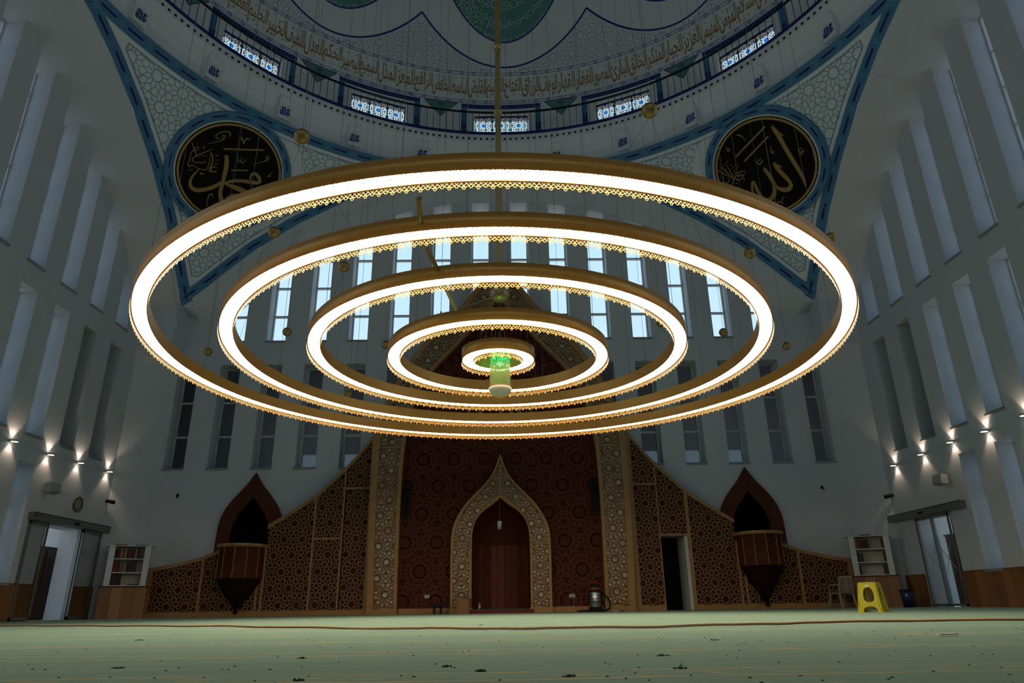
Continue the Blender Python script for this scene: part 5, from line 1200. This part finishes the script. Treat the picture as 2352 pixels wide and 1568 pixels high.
def chandelier():
    for i, (R, z, lab) in enumerate(RINGS):
        Ri = R-RW; N = max(64, int(R*44)); t = thing('chandelier_ring', lab, 'chandelier ring', (CX, CY, z), 'chandelier rings'); c = (CX, CY, 0)
        m = MB(); m.lathe([(R-.012, z), (R, z), (R, z+RH), (R-.012, z+RH), (R-.012, z)], N, c); m.build('outer_band', 'brass', t, True).data.polygons.foreach_set('use_smooth', [True]*len(t.children[-1].data.polygons))
        m = MB(); m.lathe([(Ri+.012, z), (Ri, z), (Ri, z+RH), (Ri+.012, z+RH), (Ri+.012, z)], N, c); m.build('inner_band', 'brass', t)
        m = MB(); m.lathe([(Ri+.012, z+RH-.02), (R-.012, z+RH-.02)], N, c); m.build('top_plate', 'brass', t)
        m = MB(); m.lathe([(Ri+.013, z+.018), (R-.013, z+.018)], N, c); m.build('diffuser', 'diffuser', t)
        n = max(24, int(round(2*pi*R/.142)))
        for nm, r in (('outer_lace', R+.004), ('inner_lace', Ri-.004)):
            o = lace(r, z+.004, n if nm[0] == 'o' else int(n*Ri/R), .0062 if nm[0] == 'o' else .0078).build(nm, 'lace_gold', t); o['kind'] = 'stuff'
        # suspension wires up to the dome
        nw = [8, 7, 6, 4, 3][i]
        for k in range(nw):
            a = 2*pi*(k+.37*i+.21)/nw; r = R-RW/2; x, y = CX+r*sin(a), CY+r*cos(a)
            top = ZD+sqrt(RD**2-r**2)-.05 if i < 4 else 5.25; w = MB(); w.tube([(x, y, z+RH-.02), (x, y, top)], .0035, 4, cap=False); w.build('suspension_wire', 'wire', t)
            q = MB(); q.lathe([(.012, 0), (.016, .03), (.01, .10), (0, .105)], 8, (x, y, z+RH-.02)); q.build('wire_clamp', 'wire', t)
chandelier()

def pole():
    t = thing('hanging_pole', 'gold twisted pole hanging from the dome to the middle of the rings', 'pole', (CX+.03, CY, 5.2)); c = (CX+.03, CY, 0)
    m = MB(); m.lathe([(.055, 5.45), (.055, 29.9)], 16, c); m.build('shaft', 'brass_pole', t, True)
    for z in (9.27, 10.91, 12.6, 14.6, 17.):
        m = MB(); m.lathe([(.055, z-.06), (.07, z-.045), (.088, z-.015), (.088, z+.015), (.07, z+.045), (.055, z+.06)], 16, c); m.build('knot', 'brass_pole', t, True)
        for s in (-1, 1):
            k = MB()
            for q in range(4): k.tube([(c[0]+.054*sin(2*pi*q/4+u*.5), c[1]+.054*cos(2*pi*q/4+u*.5), z+s*(.08+.07*u)) for u in range(5)], .010, 4)
            k.build('twist', 'brass_pole', t, True)
    m = MB(); m.lathe([(0, 5.20), (.10, 5.205), (.155, 5.24), (.17, 5.30), (.17, 5.47), (.16, 5.48), (.0, 5.48)], 28, c); m.build('drum_cap', 'brass_pole', t, True)
    for n, (p, q, lab) in enumerate([((-.78, 6.24, 4.2), (-.85, 6.95, 4.22), 'short gold bar bridging the two outer chandelier rings'), ((-.86, 7.25, 4.3), (-.58, 9.55, 4.28), 'long dark gold bar crossing from the second ring to the fourth'), ((-.60, 9.36, 4.28), (-.03, 11.0, 5.26), 'thin pale rod rising from the fourth ring to the pole end')]):
        b = thing('bridge_bar', lab, 'bar', p, 'chandelier bridge bars'); m = MB(); m.tube([p, q], [.03, .03, .012][n], 8); m.build('tube', 'brass_pole', b, True)
pole()

def lantern():
    c = (CX+.03, CY, 0); t = thing('green_lantern', 'green lit lattice cylinder lantern with frosted bowl at the chandelier centre', 'lantern', (c[0], c[1], 3.44)); R = .175
    m = MB(); m.lathe([(R-.012, 3.62), (R-.012, 4.27)], 32, c); m.build('glass_tube', 'lantern_glass', t, True)
    n = 12; w = 2*pi*R/n; m = MB(); S = clip(hankin(w*2/1.0, 0, 2*pi*R, 3.62, 4.27, 0, 3.6), lambda x, y: 0 <= x <= 2*pi*R and 3.62 < y < 4.27, .03)
    f = lambda x, y, h: (c[0]+(R+h)*sin(x/R), c[1]+(R+h)*cos(x/R), y)
    m.bars(S, .009, f, 0, .004, sides=False); m.build('lattice_sleeve', 'lace_gold', t)
    for z in (3.615, 4.27): m = MB(); m.lathe([(R-.015, z-.01), (R+.006, z-.01), (R+.006, z+.012), (R-.015, z+.012)], 32, c); m.build('hoop', 'lace_gold', t)
    m = MB(); m.lathe([(R-.005, 3.62), (R+.018, 3.60), (R+.012, 3.56), (R*.80, 3.49), (R*.45, 3.455), (.0, 3.45)], 32, c); m.build('bowl', 'lamp_glass', t, True)
    m = MB(); m.lathe([(.065, 3.457), (.06, 3.437), (.0, 3.43)], 20, c); m.build('bowl_knob', 'brass', t, True)
    for k in range(3):
        a = 2*pi*k/3+.4; m = MB(); m.lathe([(0, 4.13), (.022, 4.14), (.028, 4.17), (.02, 4.20), (0, 4.21)], 12, (c[0]+.10*sin(a), c[1]+.10*cos(a), 0)); m.build('green_bulb', 'green_glow', t, True)
    for k in range(3): a = 2*pi*k/3; m = MB(); m.tube([(c[0]+.12*sin(a), c[1]+.12*cos(a), 4.27), (c[0]+.03*sin(a), c[1]+.03*cos(a), 5.22)], .005, 4); m.build('hanger', 'wire', t)
    ld = bpy.data.lights.new('lantern_light', 'POINT'); ld.energy = 6; ld.color = (.1, 1, .4); ld.shadow_soft_size = .05
    lo = bpy.data.objects.new('lantern_light', ld); COL.objects.link(lo); lo.parent = t; lo.location = (0, 0, 4.15-3.44)
lantern()

def balls():
    B = [(-2.51, 7.49, 5.95, 'left of the pole just under the gallery knots, large'), (1.94, 7.02, 5.95, 'right of the pole before the stained windows, large'), (-5.38, 10.06, 5.95, 'outside the left edge of the largest ring'), (-3.64, 9.95, 5.95, 'inside the largest ring, before the left arch border'), (-2.77, 11.19, 5.95, 'just inside the second ring, left side'), (5.66, 10.29, 5.95, 'half hidden behind the right edge of the largest ring'), (4.45, 10.8, 5.95, 'inside the largest ring, before the right arch border'), (3.55, 13.99, 5.95, 'right, just inside the middle ring'), (5.11, 14.6, 5.95, 'right, before the lowest pane of an upper window'), (6.91, 15.52, 5.95, 'far right, before the white end wall'), (-4.71, 14.32, 5.95, 'left, before the lit upper window pane'), (-6.94, 15.53, 5.95, 'far left, before the white end wall'), (-2.67, 15.17, 5.95, 'beside the left edge of the fourth ring'), (1.29, 13.74, 5.95, 'peeping over the right of the fourth ring'), (-3.64, 16.0, 5.0, 'dim, low on the left between the ring edges'), (3.58, 16.0, 4.81, 'dim, low on the right between the ring edges')]
    for x, y, z, lab in B:
        r = .10; t = thing('gold_ball', 'hanging gold ball, '+lab, 'ball weight', (x, y, z), 'gold ball weights')
        m = MB(); m.lathe([(r*sin(pi*i/16), -r*cos(pi*i/16)) for i in range(17)], 28, (x, y, z)); m.build('ball', 'brass_ball', t, True)
        m = MB(); m.lathe([(r+.0015, -.004), (r+.0015, .004)], 28, (x, y, z)); m.build('seam', 'brass', t)
        d = hypot(x-CX, y-CY); m = MB(); m.tube([(x, y, z+r*.9), (x, y, ZD+sqrt(RD**2-d*d)-.05)], .0035, 4, cap=False); m.build('wire', 'wire', t)
        # stay wires from the ball to the nearest ring
        Rn = min((rr[0]-RW/2 for rr in RINGS[:4]), key=lambda q: abs(q-d)); a = atan2(x-CX, y-CY)
        for da in (-.22, .22):
            m = MB(); m.tube([(x, y, z-r*.9), (CX+Rn*sin(a+da), CY+Rn*cos(a+da), 4.28)], .0022, 4, cap=False); m.build('stay_wire', 'wire', t)
balls()
